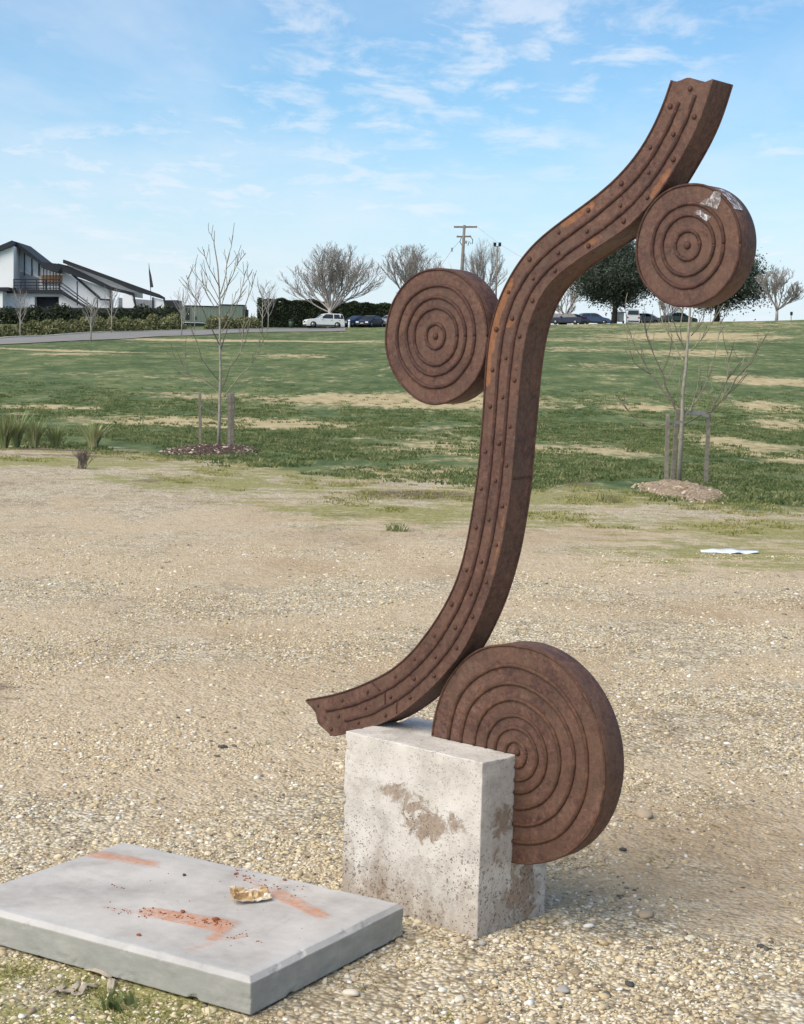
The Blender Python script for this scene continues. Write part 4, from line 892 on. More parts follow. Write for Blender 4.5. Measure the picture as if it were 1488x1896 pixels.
# clods and chips on the mounds
k = NT('clod'); oi = k.node('ShaderNodeObjectInfo'); CLOD = k.fin(k.ramp(oi.outputs['Random'], [(0, (.22, .16, .10)), (.5, (.40, .31, .21)), (1, (.58, .49, .37))]), .95)
k = NT('mulch_chip'); oi = k.node('ShaderNodeObjectInfo'); CHIPM = k.fin(k.ramp(oi.outputs['Random'], [(0, (.04, .028, .022)), (.5, (.15, .10, .075)), (.8, (.33, .25, .19)), (1, (.60, .53, .45))]), .95)
def bits(name, c, rx, ry, n, s0, s1, mat, label, flat, elong, hg):
    g = np.random.default_rng(int(abs(c[0]) * 10)); a = g.random(n) * 6.28; r = np.sqrt(g.random(n)) * 1.12; X, Y = c[0] + rx * r * np.cos(a), c[1] + ry * r * np.sin(a); Z = gz(X, Y) + hg * np.maximum(0, 1 - r ** 2) ** .8
    s = g.uniform(s0, s1, n); pr_ = []
    for q in range(4): me = rock_mesh(50 + q, 1, flat, .4); me.materials.append(mat); pr_.append(bpy.data.objects.new(name + '_piece', me))
    scatter(name, np.stack([X, Y, Z], -1), g.normal(0, .5, (n, 3)) + np.stack([0 * X, 0 * X, g.random(n) * 6.28], -1), np.stack([s * elong, s, s], -1), pr_, label, name.split('_')[-1])
bits('soil_clods', mc, mrx, mry, 420, .008, .032, CLOD, 'sandy clods of earth strewn over the soil mound', .6, 1.2, .095)
bits('mulch_chips', mc2, mrx2 * 1.1, mry2 * 1.1, 1100, .008, .026, CHIPM, 'bark chips of the mulch mound under the staked tree', .35, 2.4, .065)

# ------------------------------------------------------------------ strappy plants, small shrub
STRAP = leaf_mat('strap_leaf', [(.1, (.11, .15, .05)), (.45, (.21, .26, .10)), (.75, (.34, .38, .17)), (.95, (.48, .49, .27))], .2)
def strap_plant(px, py, h, w, n, seed, label):
    B = gnd(px, py); rg = random.Random(seed); o = empty('strap_leaf_plant', B); fan = MB(); old = MB()
    for i in range(n):
        a = rg.uniform(0, 6.28); r = rg.uniform(0, .10) * w; hh = h * rg.uniform(.6, 1.1); out = w * .55 * rg.uniform(.15, 1.0) * (hh / h); droop = rg.uniform(0, .35) * (out / (w * .55)); lw = rg.uniform(.008, .016); pts = []
        for s in np.linspace(0, 1, 6): pts.append((math.cos(a) * (r + out * s ** 1.5), math.sin(a) * (r + out * s ** 1.5), hh * (s - droop * s ** 3)))
        tx, ty = -math.sin(a), math.cos(a); vs_ = []
        for j, p_ in enumerate(pts): w2 = lw * (1 - (j / 5) ** 2 * .9); vs_ += [(p_[0] - tx * w2, p_[1] - ty * w2, p_[2]), (p_[0] + tx * w2, p_[1] + ty * w2, p_[2])]
        (fan if rg.random() < .82 else old).add(vs_, [(2 * j, 2 * j + 1, 2 * j + 3, 2 * j + 2) for j in range(5)], True)
    fan.build('leaves', STRAP, o); old.build('dead_leaves', DEADL, o); return tag(o, label, 'plant', 'strappy plants in the mulch bed')
DEADL = plain('dead_leaf', (.38, .31, .20), .9, .3, 8)
strap_plant(8, 829, .60, .66, 95, 1, 'strappy plant cut by the left edge of the picture')
strap_plant(30, 828, .68, .66, 110, 5, 'tallest strappy plant, second in from the left edge of the picture')
strap_plant(64, 829, .58, .66, 110, 2, 'upright strappy plant in the middle of the mulch bed')
strap_plant(101, 829, .48, .66, 95, 3, 'low yellowish strappy plant beside the gap in the mulch bed')
strap_plant(172, 831, .54, .76, 130, 4, 'separate strappy plant at the bed end nearest the staked tree')
B = gnd(152, 868); rg = random.Random(2); o = empty('twiggy_shrub', B); tw = MB()
for i in range(34):
    a = rg.uniform(0, 6.28); dd_ = Vector((math.cos(a) * .35, math.sin(a) * .35, 1)).normalized(); grow(tw, Vector((rg.gauss(0, .03), rg.gauss(0, .03), 0)), dd_, .22, .004, 0, 1, rg, .3, (4,), .5, 3, .12, .003, .5)
tw.build('twigs', plain('grey_twigs', (.17, .14, .12), .9), o); tag(o, 'small grey leafless shrub at the edge of the gravel below the mulch bed', 'shrub')
def weed(px, py, h, w, n, seed, label):
    B = gnd(px, py); p_ = blade_mesh('weed', n, h, .006, w, GRASS, seed, 1.2); COL.objects.link(p_); p_.location = B; return tag(p_, label, 'weed', 'weeds in the gravel')
weed(735, 983, .08, .12, 60, 3, 'green weed tuft in the gravel just beyond the middle of the stem')
weed(1125, 930, .13, .16, 80, 4, 'dark green weed tuft at the foot of the sandy soil mound')
weed(218, 1868, .035, .045, 26, 6, 'small green weed in front of the long edge of the concrete slab')

# ------------------------------------------------------------------ litter on the gravel
PAPER = plain('white_sheet', (.72, .76, .84), .5, .05, 3)
b = MB(); c = gnd(1350, 1023); n = 24; vs_ = []
for i in range(n):
    u = i / (n - 1) - .5
    for j in range(4): v = j / 3 - .5; vs_.append((u * .52, v * .30 * (1 - 1.7 * abs(u) ** 1.5) + u * .06, .012 + .005 * math.sin(u * 17) * (1 if j < 2 else .4) + .004 * (v + .5) + .01 * mnoise.noise(Vector((u * 7, v * 3, 0)))))
o = b.add(vs_, [(i * 4 + j, i * 4 + 4 + j, i * 4 + 5 + j, i * 4 + 1 + j) for i in range(n - 1) for j in range(3)], True).build('plastic_sheet', PAPER); o.location = c; o.rotation_euler = (0, 0, -.12)
sm = o.modifiers.new('thick', 'SOLIDIFY'); sm.thickness = .006
tag(o, 'flat wavy white plastic sheet lying alone on the gravel', 'sheet')
STONE_T = plain('tan_stone', (.42, .33, .23), .9, .3, 30); STONE_D = plain('dark_stone', (.07, .065, .06), .85, .4, 30); STONE_G = plain('grey_stone', (.34, .32, .29), .9, .3, 30); STONE_P = plain('pale_stone', (.62, .56, .46), .9, .2, 30)
for px, py, s, mt, l in ((413, 1386, .016, STONE_D, 'dark brown clod on the gravel left of the stem foot'), (1192, 1512, .030, STONE_T, 'flat tan stone on the gravel beyond the large disc'), (1195, 1699, .022, STONE_T, 'flat tan stone half sunk right of the block foot'),
                         (650, 1844, .018, STONE_P, 'pale rounded stone in the gravel between the slab and the lower picture edge'), (1152, 1577, .012, STONE_D, 'dark pebble right of the large disc'), (1040, 1840, .016, STONE_G, 'flat grey stone in the gravel at the lower picture edge'),
                         (1165, 1828, .012, STONE_D, 'dark slate pebble beside the flat grey stone'), (1408, 1758, .011, STONE_D, 'dark pebble near the right picture edge'), (850, 1858, .014, STONE_P, 'pale cream stone in front of the slab corner')):
    rock('stone', gnd(px, py), s, mt, px + 3, l, 'stone', flat=.55, rz=px * .7, sx_=1.35)
PEBL = ['largest tan pebble at the front foot of the concrete block', 'small tan pebble touching the largest tan one at the block foot', 'cream pebble directly below the front corner of the concrete block', 'grey rounded pebble just right of the block front corner', 'small pale pebble against the right face of the concrete block foot', 'leftmost small pale pebble along the block front foot', 'cream pebble farthest right of those at the block foot', 'small grey pebble tucked under the block front corner']
for i, (px, py, s, mt) in enumerate(((850, 1746, .013, STONE_T), (862, 1750, .009, STONE_T), (872, 1750, .010, STONE_P), (893, 1749, .012, STONE_G), (908, 1738, .008, STONE_P), (834, 1737, .008, STONE_P), (918, 1745, .010, STONE_P), (880, 1742, .008, STONE_G))):
    rock('pebble', gnd(px, py), s, mt, i + 70, PEBL[i], 'pebble', 'pebbles at the block foot', rz=i)
BARKS = plain('pale_bark_strip', (.40, .345, .275), .85, .35, 25)
def bark(pts, w, label, seed):
    b = MB(); P = [gnd(*p_) for p_ in pts]; c = P[0]; n = len(P); fine = [np.array(P[i]) * (1 - f) + np.array(P[i + 1]) * f for i in range(n - 1) for f in (0, .33, .66)] + [P[-1]]; vs_ = []; m_ = len(fine)
    for i, p_ in enumerate(fine):
        t = fine[min(i + 1, m_ - 1)] - fine[max(i - 1, 0)]; t = t / np.linalg.norm(t); s = np.array([-t[1], t[0], 0]); ww_ = w * (math.sin(math.pi * (i + .6) / (m_ + .2)) ** .5); z = .006 + .006 * math.sin(i * .9 + seed)
        for q, zz_ in ((-1, .006), (0, 0), (1, .007)): vs_.append(p_ - c + s * ww_ * q + [0, 0, z + zz_])
    o = b.add(vs_, [(i * 3 + j, i * 3 + 3 + j, i * 3 + 4 + j, i * 3 + 1 + j) for i in range(m_ - 1) for j in range(2)], True).build('bark_strip', BARKS); o.location = c; sm = o.modifiers.new('thick', 'SOLIDIFY'); sm.thickness = .0018; return tag(o, label, 'bark strip', 'dry bark strips before the slab')
bark([(92, 1850), (106, 1838), (120, 1830)], .007, 'short straight pale bark strip, leftmost of those in front of the slab', 1)
bark([(110, 1848), (130, 1843), (148, 1832)], .008, 'pale bark strip crossing under the curled one in front of the slab', 2)
bark([(132, 1848), (148, 1846), (158, 1836), (184, 1830)], .007, 'curled pale bark strip in the middle of those in front of the slab', 3)
bark([(202, 1842), (205, 1832), (208, 1824)], .008, 'stubby pale bark strip, the one nearest the slab corner', 4)
bark([(157, 1801), (176, 1809), (206, 1814)], .006, 'thin pale bark strip tucked under the long edge of the slab', 5)

# ------------------------------------------------------------------ evergreens, hedge, shrubs
def foliage_mat(name, stops):
    k = NT(name); P = k.pos(); c = k.ramp(k.math('ADD', k.math('MULTIPLY', k.noise(P, 1.3, 3, .6), .6), k.math('MULTIPLY', k.noise(P, 9, 2, .6), .4)), stops); k.fin(c, .55, None, .25)
    tr = k.node('ShaderNodeBsdfTranslucent'); k.l.new(c, tr.inputs[0]); ms = k.node('ShaderNodeMixShader'); ms.inputs[0].default_value = .18; k.l.new(k.b.outputs[0], ms.inputs[1]); k.l.new(tr.outputs[0], ms.inputs[2]); k.l.new(ms.outputs[0], k.out.inputs[0]); return k.m
EVER = foliage_mat('evergreen_leaf', [(.32, (.030, .046, .034)), (.5, (.062, .082, .058)), (.66, (.11, .128, .092))])
HEDGE = foliage_mat('hedge_leaf', [(.32, (.022, .036, .018)), (.5, (.045, .064, .028)), (.68, (.085, .11, .048))])
SHRUB = foliage_mat('shrub_leaf', [(.32, (.09, .105, .045)), (.5, (.19, .20, .09)), (.68, (.36, .32, .18))])
DSHRUB = foliage_mat('dark_shrub_leaf', [(.32, (.02, .03, .018)), (.5, (.042, .055, .028)), (.68, (.08, .09, .045))])
def leaf_cloud(C, S, size, g, up=.3):
    """C (n,3) centres, S scatter per clump -> quads"""
    n = len(C); nrm = g.normal(size=(n, 3)); nrm[:, 2] += up; nrm /= np.linalg.norm(nrm, axis=1, keepdims=True)
    a = np.cross(nrm, g.normal(size=(n, 3))); a /= np.linalg.norm(a, axis=1, keepdims=True); b_ = np.cross(nrm, a); s = size * g.uniform(.6, 1.3, (n, 1))
    V = np.stack([C - a * s, C + b_ * s * .5, C + a * s, C - b_ * s * .5], 1).reshape(-1, 3); return V, np.arange(4 * n).reshape(n, 4)
def evergreen(px, d, h, w, seed, label, skirt=.24):
    B = gat(px, d); g = np.random.default_rng(seed); rg = random.Random(seed); o = empty('evergreen_tree', B); tr = MB()
    tr.tube([(0, 0, -.3), (.1, 0, h * .2), (-.1, 0, h * .5), (0, 0, h * .85)], [.42, .34, .24, .06], 8)
    C = []
    for i in range(260):
        while True:
            q = g.uniform(-1, 1, 3)
            if .35 < np.linalg.norm(q) < 1: break
        zc = skirt + (1 - skirt) * (q[2] * .5 + .5); prof = math.sin(math.pi * min(1, max(.04, (zc - skirt) / (1 - skirt))) ** .62) ** .75
        c = np.array([q[0] * w / 2 * prof * 1.04, q[1] * w / 2 * prof, zc * h * (1 + .05 * g.normal())]); rr_ = w * g.uniform(.05, .095)
        C.append(c + g.normal(size=(160, 3)) * rr_ * np.array([1, 1, .75]))
        if i % 3 == 0: tr.tube([(0, 0, h * (.18 + .5 * g.random())), tuple(c * [.5, .5, .85]), tuple(c)], [.13, .07, .02], 4, cap=False)
    V, F = leaf_cloud(np.concatenate(C), None, .165, g); tr.build('trunk', plain('dark_bark', (.07, .058, .05), .95), o); np_obj('crown', V, F, EVER, o); return tag(o, label, 'tree', 'evergreens on the ridge')
evergreen(1136, 228, 11.6, 12.2, 3, 'dark rounded evergreen tree between the stem and the high disc')
evergreen(1326, 222, 10.4, 13.2, 6, 'dark evergreen tree mostly hidden behind the high disc', .20)
def bushes_np(name, B, L, Dp, H, n, size, mat, seed, label, cat, rz=0., core=True, group=None):
    """clipped or loose hedge: leaves on the faces of a rounded box, around an added solid dark box"""
    g = np.random.default_rng(seed); o = empty(name, B, rz); q = g.uniform(-1, 1, (n, 3)); k_ = g.integers(0, 5, n); jit = g.normal(0, .07, n)
    q[k_ == 0, 1] = -1 + np.abs(jit[k_ == 0]); q[k_ == 1, 1] = 1 - np.abs(jit[k_ == 1]); q[(k_ == 2) | (k_ == 3), 2] = 1 - np.abs(jit[(k_ == 2) | (k_ == 3)]); q[k_ == 4, 0] = np.sign(q[k_ == 4, 0]) * (1 - .5 * np.abs(jit[k_ == 4]))
    lump = np.array([mnoise.noise(Vector((a * L * .35, b_ * Dp * .4, seed))) for a, b_ in q[:, :2]])
    C = np.stack([q[:, 0] * L / 2, q[:, 1] * Dp / 2 * (1 + .12 * lump), (q[:, 2] * .5 + .5) * H * (1 + .10 * lump)], -1); V, F = leaf_cloud(C, None, size, g); np_obj('leaves', V, F, mat, o)
    if core: MB().box((0, 0, H * .46), (L * .98, Dp * .86, H * .92)).build('dark_filler', plain('hedge_filler', (.018, .022, .014), 1), o)  # added near-black solid box inside the leaves to stop see-through
    return tag(o, label, cat, group)
c0, c1 = gat(472, 219), gat(775, 226)
bushes_np('hedge', ((c0[0] + c1[0]) / 2, 222, min(c0[2], c1[2]) - .3), c1[0] - c0[0], 2.4, 3.9, 22000, .16, HEDGE, 4, 'long dark clipped hedge behind the white four-wheel drive', 'hedge', rz=math.atan2(7, c1[0] - c0[0]))
# loose verge shrubs below the building
rv = random.Random(12); spots = [(-10, 626), (14, 624.5), (40, 623), (62, 621.5), (88, 620), (112, 618.8), (136, 617.5), (158, 616.2), (182, 615.2), (208, 614.2), (232, 613.4), (256, 612.6), (282, 611.8), (306, 611), (322, 610.6), (394, 609.8), (420, 609.4), (446, 609), (466, 608.6)]
ORD = 'first second third fourth fifth sixth seventh eighth ninth tenth eleventh twelfth thirteenth fourteenth fifteenth'.split()
for i, (px, py) in enumerate(spots):
    B = gnd(px, py); dd_ = B[1]; w_ = 36 / FPX * dd_ * rv.uniform(.85, 1.25); g = np.random.default_rng(i + 40); n = 1300; q = g.normal(size=(n, 3)); q /= np.linalg.norm(q, axis=1, keepdims=True); q[:, 2] = np.abs(q[:, 2])
    hh = rv.uniform(22, 31) / FPX * dd_; C = q * g.uniform(.55, 1.05, (n, 1)) * [w_ / 2, w_ / 2.4, hh]; V, F = leaf_cloud(C, None, .15, g, .1); o = empty('verge_shrub', B - [0, 0, .05]); np_obj('leaves', V, F, SHRUB, o)
    l = f'{ORD[i]} low green shrub from the left along the road verge' if i < 15 else f'low shrub before the green shed and hedge, {ORD[i - 15]} from the shed door'
    tag(o, l, 'shrub', 'low shrubs along the road verge')

# ------------------------------------------------------------------ building, shed, flag
WHITE = plain('white_render', (.86, .86, .85), .8, .05, .5); DARK = plain('dark_trim', (.022, .024, .030), .6, .25, 1.); GLASS = plain('blue_grey_glass', (.55, .62, .70), .15, .10, .3, .6); SHADE_AND_DARK = plain('garage_dark', (.03, .032, .038), .7); TIMB = plain('orange_timber', (.42, .24, .13), .8)
SOFF = plain('white_panel', (.84, .85, .86), .7, .05, .4); GREYP = plain('grey_panel', (.30, .31, .33), .7)
DB = 205.
BB = at(100, 600, DB); BB[2] = float(gz(BB[0], DB)); bld = empty('white_building', BB)
def bp(px, py, dep=0.): q = at(px, py, DB) - BB; return Vector((q[0], q[1] + dep, q[2]))
def pan(name, poly, d0, d1, mat, parent=bld):
    return MB().prism([(bp(*q).x, bp(*q).z) for q in poly], d0, d1, lambda a, b_, d: (a, d, b_)).build(name, mat, parent)
def beam(name, a, b_, dep, w, h, mat, parent=bld): return MB().bar(bp(*a, dep), bp(*b_, dep), w, h).build(name, mat, parent)
wl_ = pan('wall', [(-90, 500), (25, 456), (25, 600), (-90, 600)], 0, 9, WHITE)
pan('wall', [(25.3, 456), (75, 492), (118, 505), (118, 600), (25.3, 600)], 3.5, 9, SOFF)
rf = pan('roof', [(-90, 494), (24, 446), (25, 451), (25, 456), (-90, 503)], -.6, 9.5, DARK); pan('roof', [(24.5, 446), (76, 486), (76, 493), (24.5, 455)], 1.5, 9.5, DARK)
for x0, x1 in ((27, 33), (34, 47), (48.5, 60)):
    w = pan('window', [(x0, 462 + (x0 - 25) * .55), (x1, 462 + (x1 - 25) * .55), (x1, 505), (x0, 494)], 3.35, 3.6, GLASS); beam('window_frame', (x1 + .7, 462 + (x1 - 25) * .55), (x1 + .7, 508), 3.3, .12, .12, DARK, w)
pan('sliding_door', [(27, 500), (60, 512), (60, 536), (27, 536)], 3.3, 3.6, GREYP); pan('timber_panel', [(66, 507), (108, 507), (108, 522), (66, 522)], 3.2, 3.5, TIMB)
deck = pan('balcony_deck', [(0, 536.5), (112, 536.5), (112, 543), (0, 543)], -.5, 3.4, DARK)
for i, yy in enumerate((518, 523.5, 529, 534)): beam('railing_rail', (27, yy), (111, yy), -.4, .09, .12, DARK)
for xx in (27, 48, 69, 86, 111): beam('railing_post', (xx, 517), (xx, 537), -.4, .12, .12, DARK)
for xx in (81, 87, 93, 99, 104): beam('pergola_post', (xx, 488), (xx, 537), -.1, .10, .10, DARK)
pan('pergola_roof', [(78, 485), (108, 489), (116, 496), (108, 505), (96, 503), (78, 496)], -.5, 3., DARK)
beam('pergola_post', (111.5, 496), (111.5, 537), -.3, .14, .14, DARK)
pan('undercroft_wall', [(0, 543), (63, 543), (63, 600), (0, 600)], .3, 3.5, WHITE); pan('undercroft_wall', [(108, 543), (170, 575), (170, 600), (108, 600)], .3, 3.5, WHITE); pan('undercroft_wall', [(63, 543), (108, 543), (108, 549), (63, 549)], .3, 3.5, WHITE)
gd = pan('garage_opening_shade', [(63, 549), (108, 549), (108, 600), (63, 600)], 1.5, 1.8, SHADE_AND_DARK)  # dark panel in the open garage mouth, its colour standing for shade
pan('low_annex', [(-70, 543), (14, 540), (14, 600), (-70, 600)], -2.5, .2, WHITE); pan('annex_window', [(-30, 544), (6, 544), (6, 553), (-30, 553)], -2.6, -2.45, SHADE_AND_DARK); pan('annex_roof', [(-70, 534), (26, 534), (28, 541), (-70, 540)], -2.9, 1, DARK)
st_ = MB().bar(bp(111, 540, -.6), bp(172, 575, -.6), 1.1, .25).build('stair_flight', DARK, bld)
for o_ in (0, 7.5, 15): beam('stair_rail', (110, 519 + o_), (173, 567 + o_ * .55), -1.1, .09, .12, DARK)
for xx, yy in ((146, 523), (146, 560), (183, 552)): pass
beam('stair_post', (146, 521), (146, 566), -1.0, .12, .12, DARK); beam('stair_post', (183, 552), (183, 573), -1.0, .12, .12, DARK)
pan('white_wing_wall', [(112, 497), (182, 553), (205, 556), (205, 600), (160, 600), (112, 545)], 1.2, 1.6, SOFF); pan('white_wing_wall', [(133, 511), (205, 537), (205, 553), (184, 551)], .9, 1.15, WHITE)
beam('slanted_trim', (132, 508), (183, 552), .6, .22, .25, DARK); beam('slanted_trim', (183, 553.5), (206, 555.5), .6, .2, .22, DARK)
lc = pan('lower_canopy', [(108, 488), (125, 492), (160, 508.5), (206, 531), (247, 542), (247, 547), (206, 538), (160, 519), (130, 508), (110, 500)], -.4, .5, DARK); pan('upper_canopy', [(119, 481.5), (122, 482), (295, 545), (305, 551), (305, 555), (262, 543), (240, 535), (206, 520), (160, 503), (119, 488)], -.8, .3, DARK)
pan('canopy_soffit', [(120, 487), (160, 502), (206, 519), (240, 534), (262, 542), (262, 552), (248, 550), (206, 534), (160, 512), (125, 495)], .6, 1.0, WHITE)
beam('canopy_post', (206, 534), (206, 574), -.2, .5, .3, DARK); pan('hanging_panel', [(228, 545), (245, 548), (252, 573), (228, 571)], -.5, -.2, WHITE); beam('canopy_post', (248.5, 546), (254, 574), -.6, .28, .2, DARK)
pan('hanging_panel', [(286.5, 552), (304, 556), (307, 572), (286.5, 571)], -.5, -.2, WHITE); beam('canopy_post', (305, 553), (309, 573), -.7, .25, .2, DARK); beam('canopy_post', (284.5, 551), (284.5, 574), -.6, .22, .2, DARK)
pan('storage_box', [(306, 556.5), (331.5, 556.5), (331.5, 600), (306, 600)], -1, 3, GREYP if False else DARK); pan('base_wall', [(-90, 570.5), (332, 571.5), (332, 600), (-90, 600)], -1.6, -1.2, DARK)
pan('rear_planting_wall', [(206, 548), (306, 556), (306, 575), (206, 575)], 5., 5.4, GREYP)
tag(bld, 'white two-storey building with dark sloping canopies and outside stairs', 'building')
# dark shrubs along the building's foot
for i, (px, w_, hh) in enumerate(((10, 62, 2.0), (62, 60, 2.2), (112, 62, 2.5), (165, 62, 2.2), (216, 58, 2.3), (262, 54, 2.6), (308, 54, 2.7))):
    B = gat(px, DB - 5); wm = w_ / FPX * DB; g = np.random.default_rng(i + 90); n = 1500; q = g.normal(size=(n, 3)); q /= np.linalg.norm(q, axis=1, keepdims=True); q[:, 2] = np.abs(q[:, 2])
    V, F = leaf_cloud(q * g.uniform(.5, 1.05, (n, 1)) * [wm / 2 * 1.1, 1.3, hh], None, .2, g); o = empty('dark_shrub', B); np_obj('leaves', V, F, DSHRUB, o); tag(o, f'{ORD[i]} dark green bush from the left along the foot of the white building', 'bush', 'dark bushes at the foot of the building')
# green shed
DS = 216.; SB = gat(395, DS); shed = empty('green_shed', SB)
SHG = plain('sage_green_cladding', (.17, .215, .175), .7, .10, .6); SHG2 = plain('sage_green_door', (.15, .195, .16), .6, .08, .6)
def sp3(px, py): q = at(px, py, DS) - SB; return q[0], q[2]
def span(name, x0, y0_, x1, y1_, d0, d1, mat, parent=shed): (a, b_), (c_, d_) = sp3(x0, y0_), sp3(x1, y1_); return MB().box(((a + c_) / 2, (d0 + d1) / 2, (b_ + d_) / 2), (abs(c_ - a), abs(d1 - d0), abs(d_ - b_))).build(name, mat, parent)
span('wall', 337, 567, 404.5, 597, 0, 4, SHG); span('wall', 405, 565, 451, 597, -.5, 4, SHG2); span('base', 340, 597.2, 450, 612, .2, 3.8, SHADE_AND_DARK); rfs = span('roof', 336, 565.2, 405, 567, -.2, 4.2, GREYP); span('roof', 404, 563.4, 452, 565, -.7, 4.2, GREYP)
for xx in range(342, 404, 6): span('cladding_board', xx, 569, xx + 5.2, 596.5, -.04, .0, SHG)
for xx in range(408, 450, 6): span('cladding_board', xx, 567, xx + 5.2, 596.5, -.56, -.5, SHG2)
dr = span('door', 343.5, 570, 350.5, 592, -.12, -.04, SHADE_AND_DARK); span('handle', 349, 580, 349.6, 583, -.2, -.12, WHITE, dr); span('vent', 360.5, 586, 363.5, 592, -.1, -.04, SHADE_AND_DARK); span('side_box', 452.2, 573, 457, 594, 0, 2, DARK)
tag(shed, 'sage green metal clad shed standing beyond the road', 'shed')
# feather flag
DF = 216.; fbs = gat(280, DF); fl = empty('feather_flag', fbs)
def fp(px, py): q = at(px, py, DF) - fbs; return Vector(q)
MB().tube([(0, 0, 0), fp(279, 540), fp(276, 505), fp(275.5, 487)], [.05, .045, .035, .02], 5).build('pole', DARK, fl); MB().prism([(fp(*q).x, fp(*q).z) for q in ((275.6, 487), (277, 498), (280, 510), (284, 532), (279, 532.5), (276.3, 508))], -.02, .02, lambda a, b_, d: (a, d, b_)).build('banner', plain('dark_banner', (.05, .052, .065), .8), fl)
tag(fl, 'narrow dark feather flag standing behind the canopies', 'flag')

# ------------------------------------------------------------------ poles
GALV = plain('grey_pole', (.30, .29, .28), .7, .2, 1.); POLE = plain('timber_pole', (.20, .175, .155), .9, .3, 1.)
DP = 222.; pb = gat(853, DP); pp_ = empty('power_pole', pb)
def q3(px, py, d=DP, B=None): return Vector(at(px, py, d) - (pb if B is None else B))
MB().tube([(0, 0, -.5), q3(855, 500), q3(859.5, 417)], [.28, .23, .17], 8).build('pole', POLE, pp_)
ca = MB().bar(q3(840, 420.5), q3(883, 420.5), .2, .22).build('crossarm', POLE, pp_); cb = MB().bar(q3(845, 438.5), q3(872, 438), .18, .2).build('crossarm', POLE, pp_)
for par, xs_, yy in ((ca, (841, 848, 870, 882), 418.3), (cb, (847, 870), 436)):
    for xx in xs_: MB().tube([q3(xx, yy + 2), q3(xx, yy)], [.09, .07], 6).build('insulator', GALV, par)
MB().tube([q3(870, 438), q3(875, 444), q3(874, 452)], .05, 5).build('cable_drop', DARK, pp_); MB().tube([q3(854, 440), q3(851, 448), q3(856, 456)], .05, 5).build('cable_drop', DARK, pp_); MB().tube([q3(866, 455), q3(868, 447), q3(872, 452)], .05, 5).build('cable_drop', DARK, pp_)
MB().tube([q3(850, 447), q3(837, 462), q3(822, 484), q3(800, 516)], .022, 4).build('stay_wire', GALV, pp_); MB().box(q3(836.5, 462.5), (.22, .22, .5)).build('stay_insulator', GALV, pp_)
MB().box(q3(862, 448.5), (.35, .4, .35)).build('bracket', GALV, pp_)
tag(pp_, 'timber power pole with two crossarms rising behind the round disc', 'power pole')
W0 = at(882, 419, DP); W1 = at(1120, 505, DP + 25); pts = [W0 * (1 - f) + W1 * f - np.array([0, 0, 2.2 * 4 * f * (1 - f)]) for f in np.linspace(0, 1, 24)]
o = MB().tube([Vector(p_ - W0) for p_ in pts], .012, 4).build('power_line', GALV); o.location = W0; tag(o, 'thin overhead wire running from the end of the upper crossarm', 'wire')
DL = 230.; lb = gat(917, DL); lp = empty('light_pole', lb)
MB().tube([(0, 0, -.3), q3(918, 540, DL, lb), q3(920.5, 456, DL, lb)], [.15, .13, .10], 8).build('pole', POLE, lp); MB().bar(q3(914, 457, DL, lb), q3(927, 456, DL, lb), .1, .1).build('crossbar', GALV, lp)
for xx in (916, 925): MB().box(q3(xx, 452.5, DL, lb), (.36, .35, .42), M=Matrix.Rotation(.35, 3, 'X')).build('floodlight', DARK, lp)
tag(lp, 'slim metal light pole with two floodlights next to the stem', 'light pole')
sg = gat(1464, 211); s_ = empty('small_sign', sg); MB().tube([(0, 0, -.1), (0, 0, .9)], .04, 6).build('post', DARK, s_); MB().box((0, -.05, .85), (.32, .05, .45)).build('plate', DARK, s_); tag(s_, 'small dark sign on a short post at the right end of the ridge', 'sign')
bo = gat(646, 206); b_ = empty('white_bollard', bo); MB().tube([(0, 0, -.1), (0, 0, .9), (0, 0, 1.02)], [.12, .12, .06], 8).build('post', WHITE, b_); MB().tube([(0, 0, .72), (0, 0, .80)], .125, 8).build('band', DARK, b_); tag(b_, 'white bollard between the white four-wheel drive and the blue cars', 'bollard')
bn = gat(539, 211); b2_ = empty('rubbish_bin', bn); MB().tube([(0, 0, 0), (0, 0, .85)], [.26, .34], 8).build('body', plain('bin_green', (.05, .08, .05), .6), b2_); MB().tube([(0, 0, .86), (0, 0, 1.0), (0, 0, 1.05)], [.37, .36, .2], 8).build('lid', DARK, b2_); tag(b2_, 'small dark green bin before the hedge', 'bin')

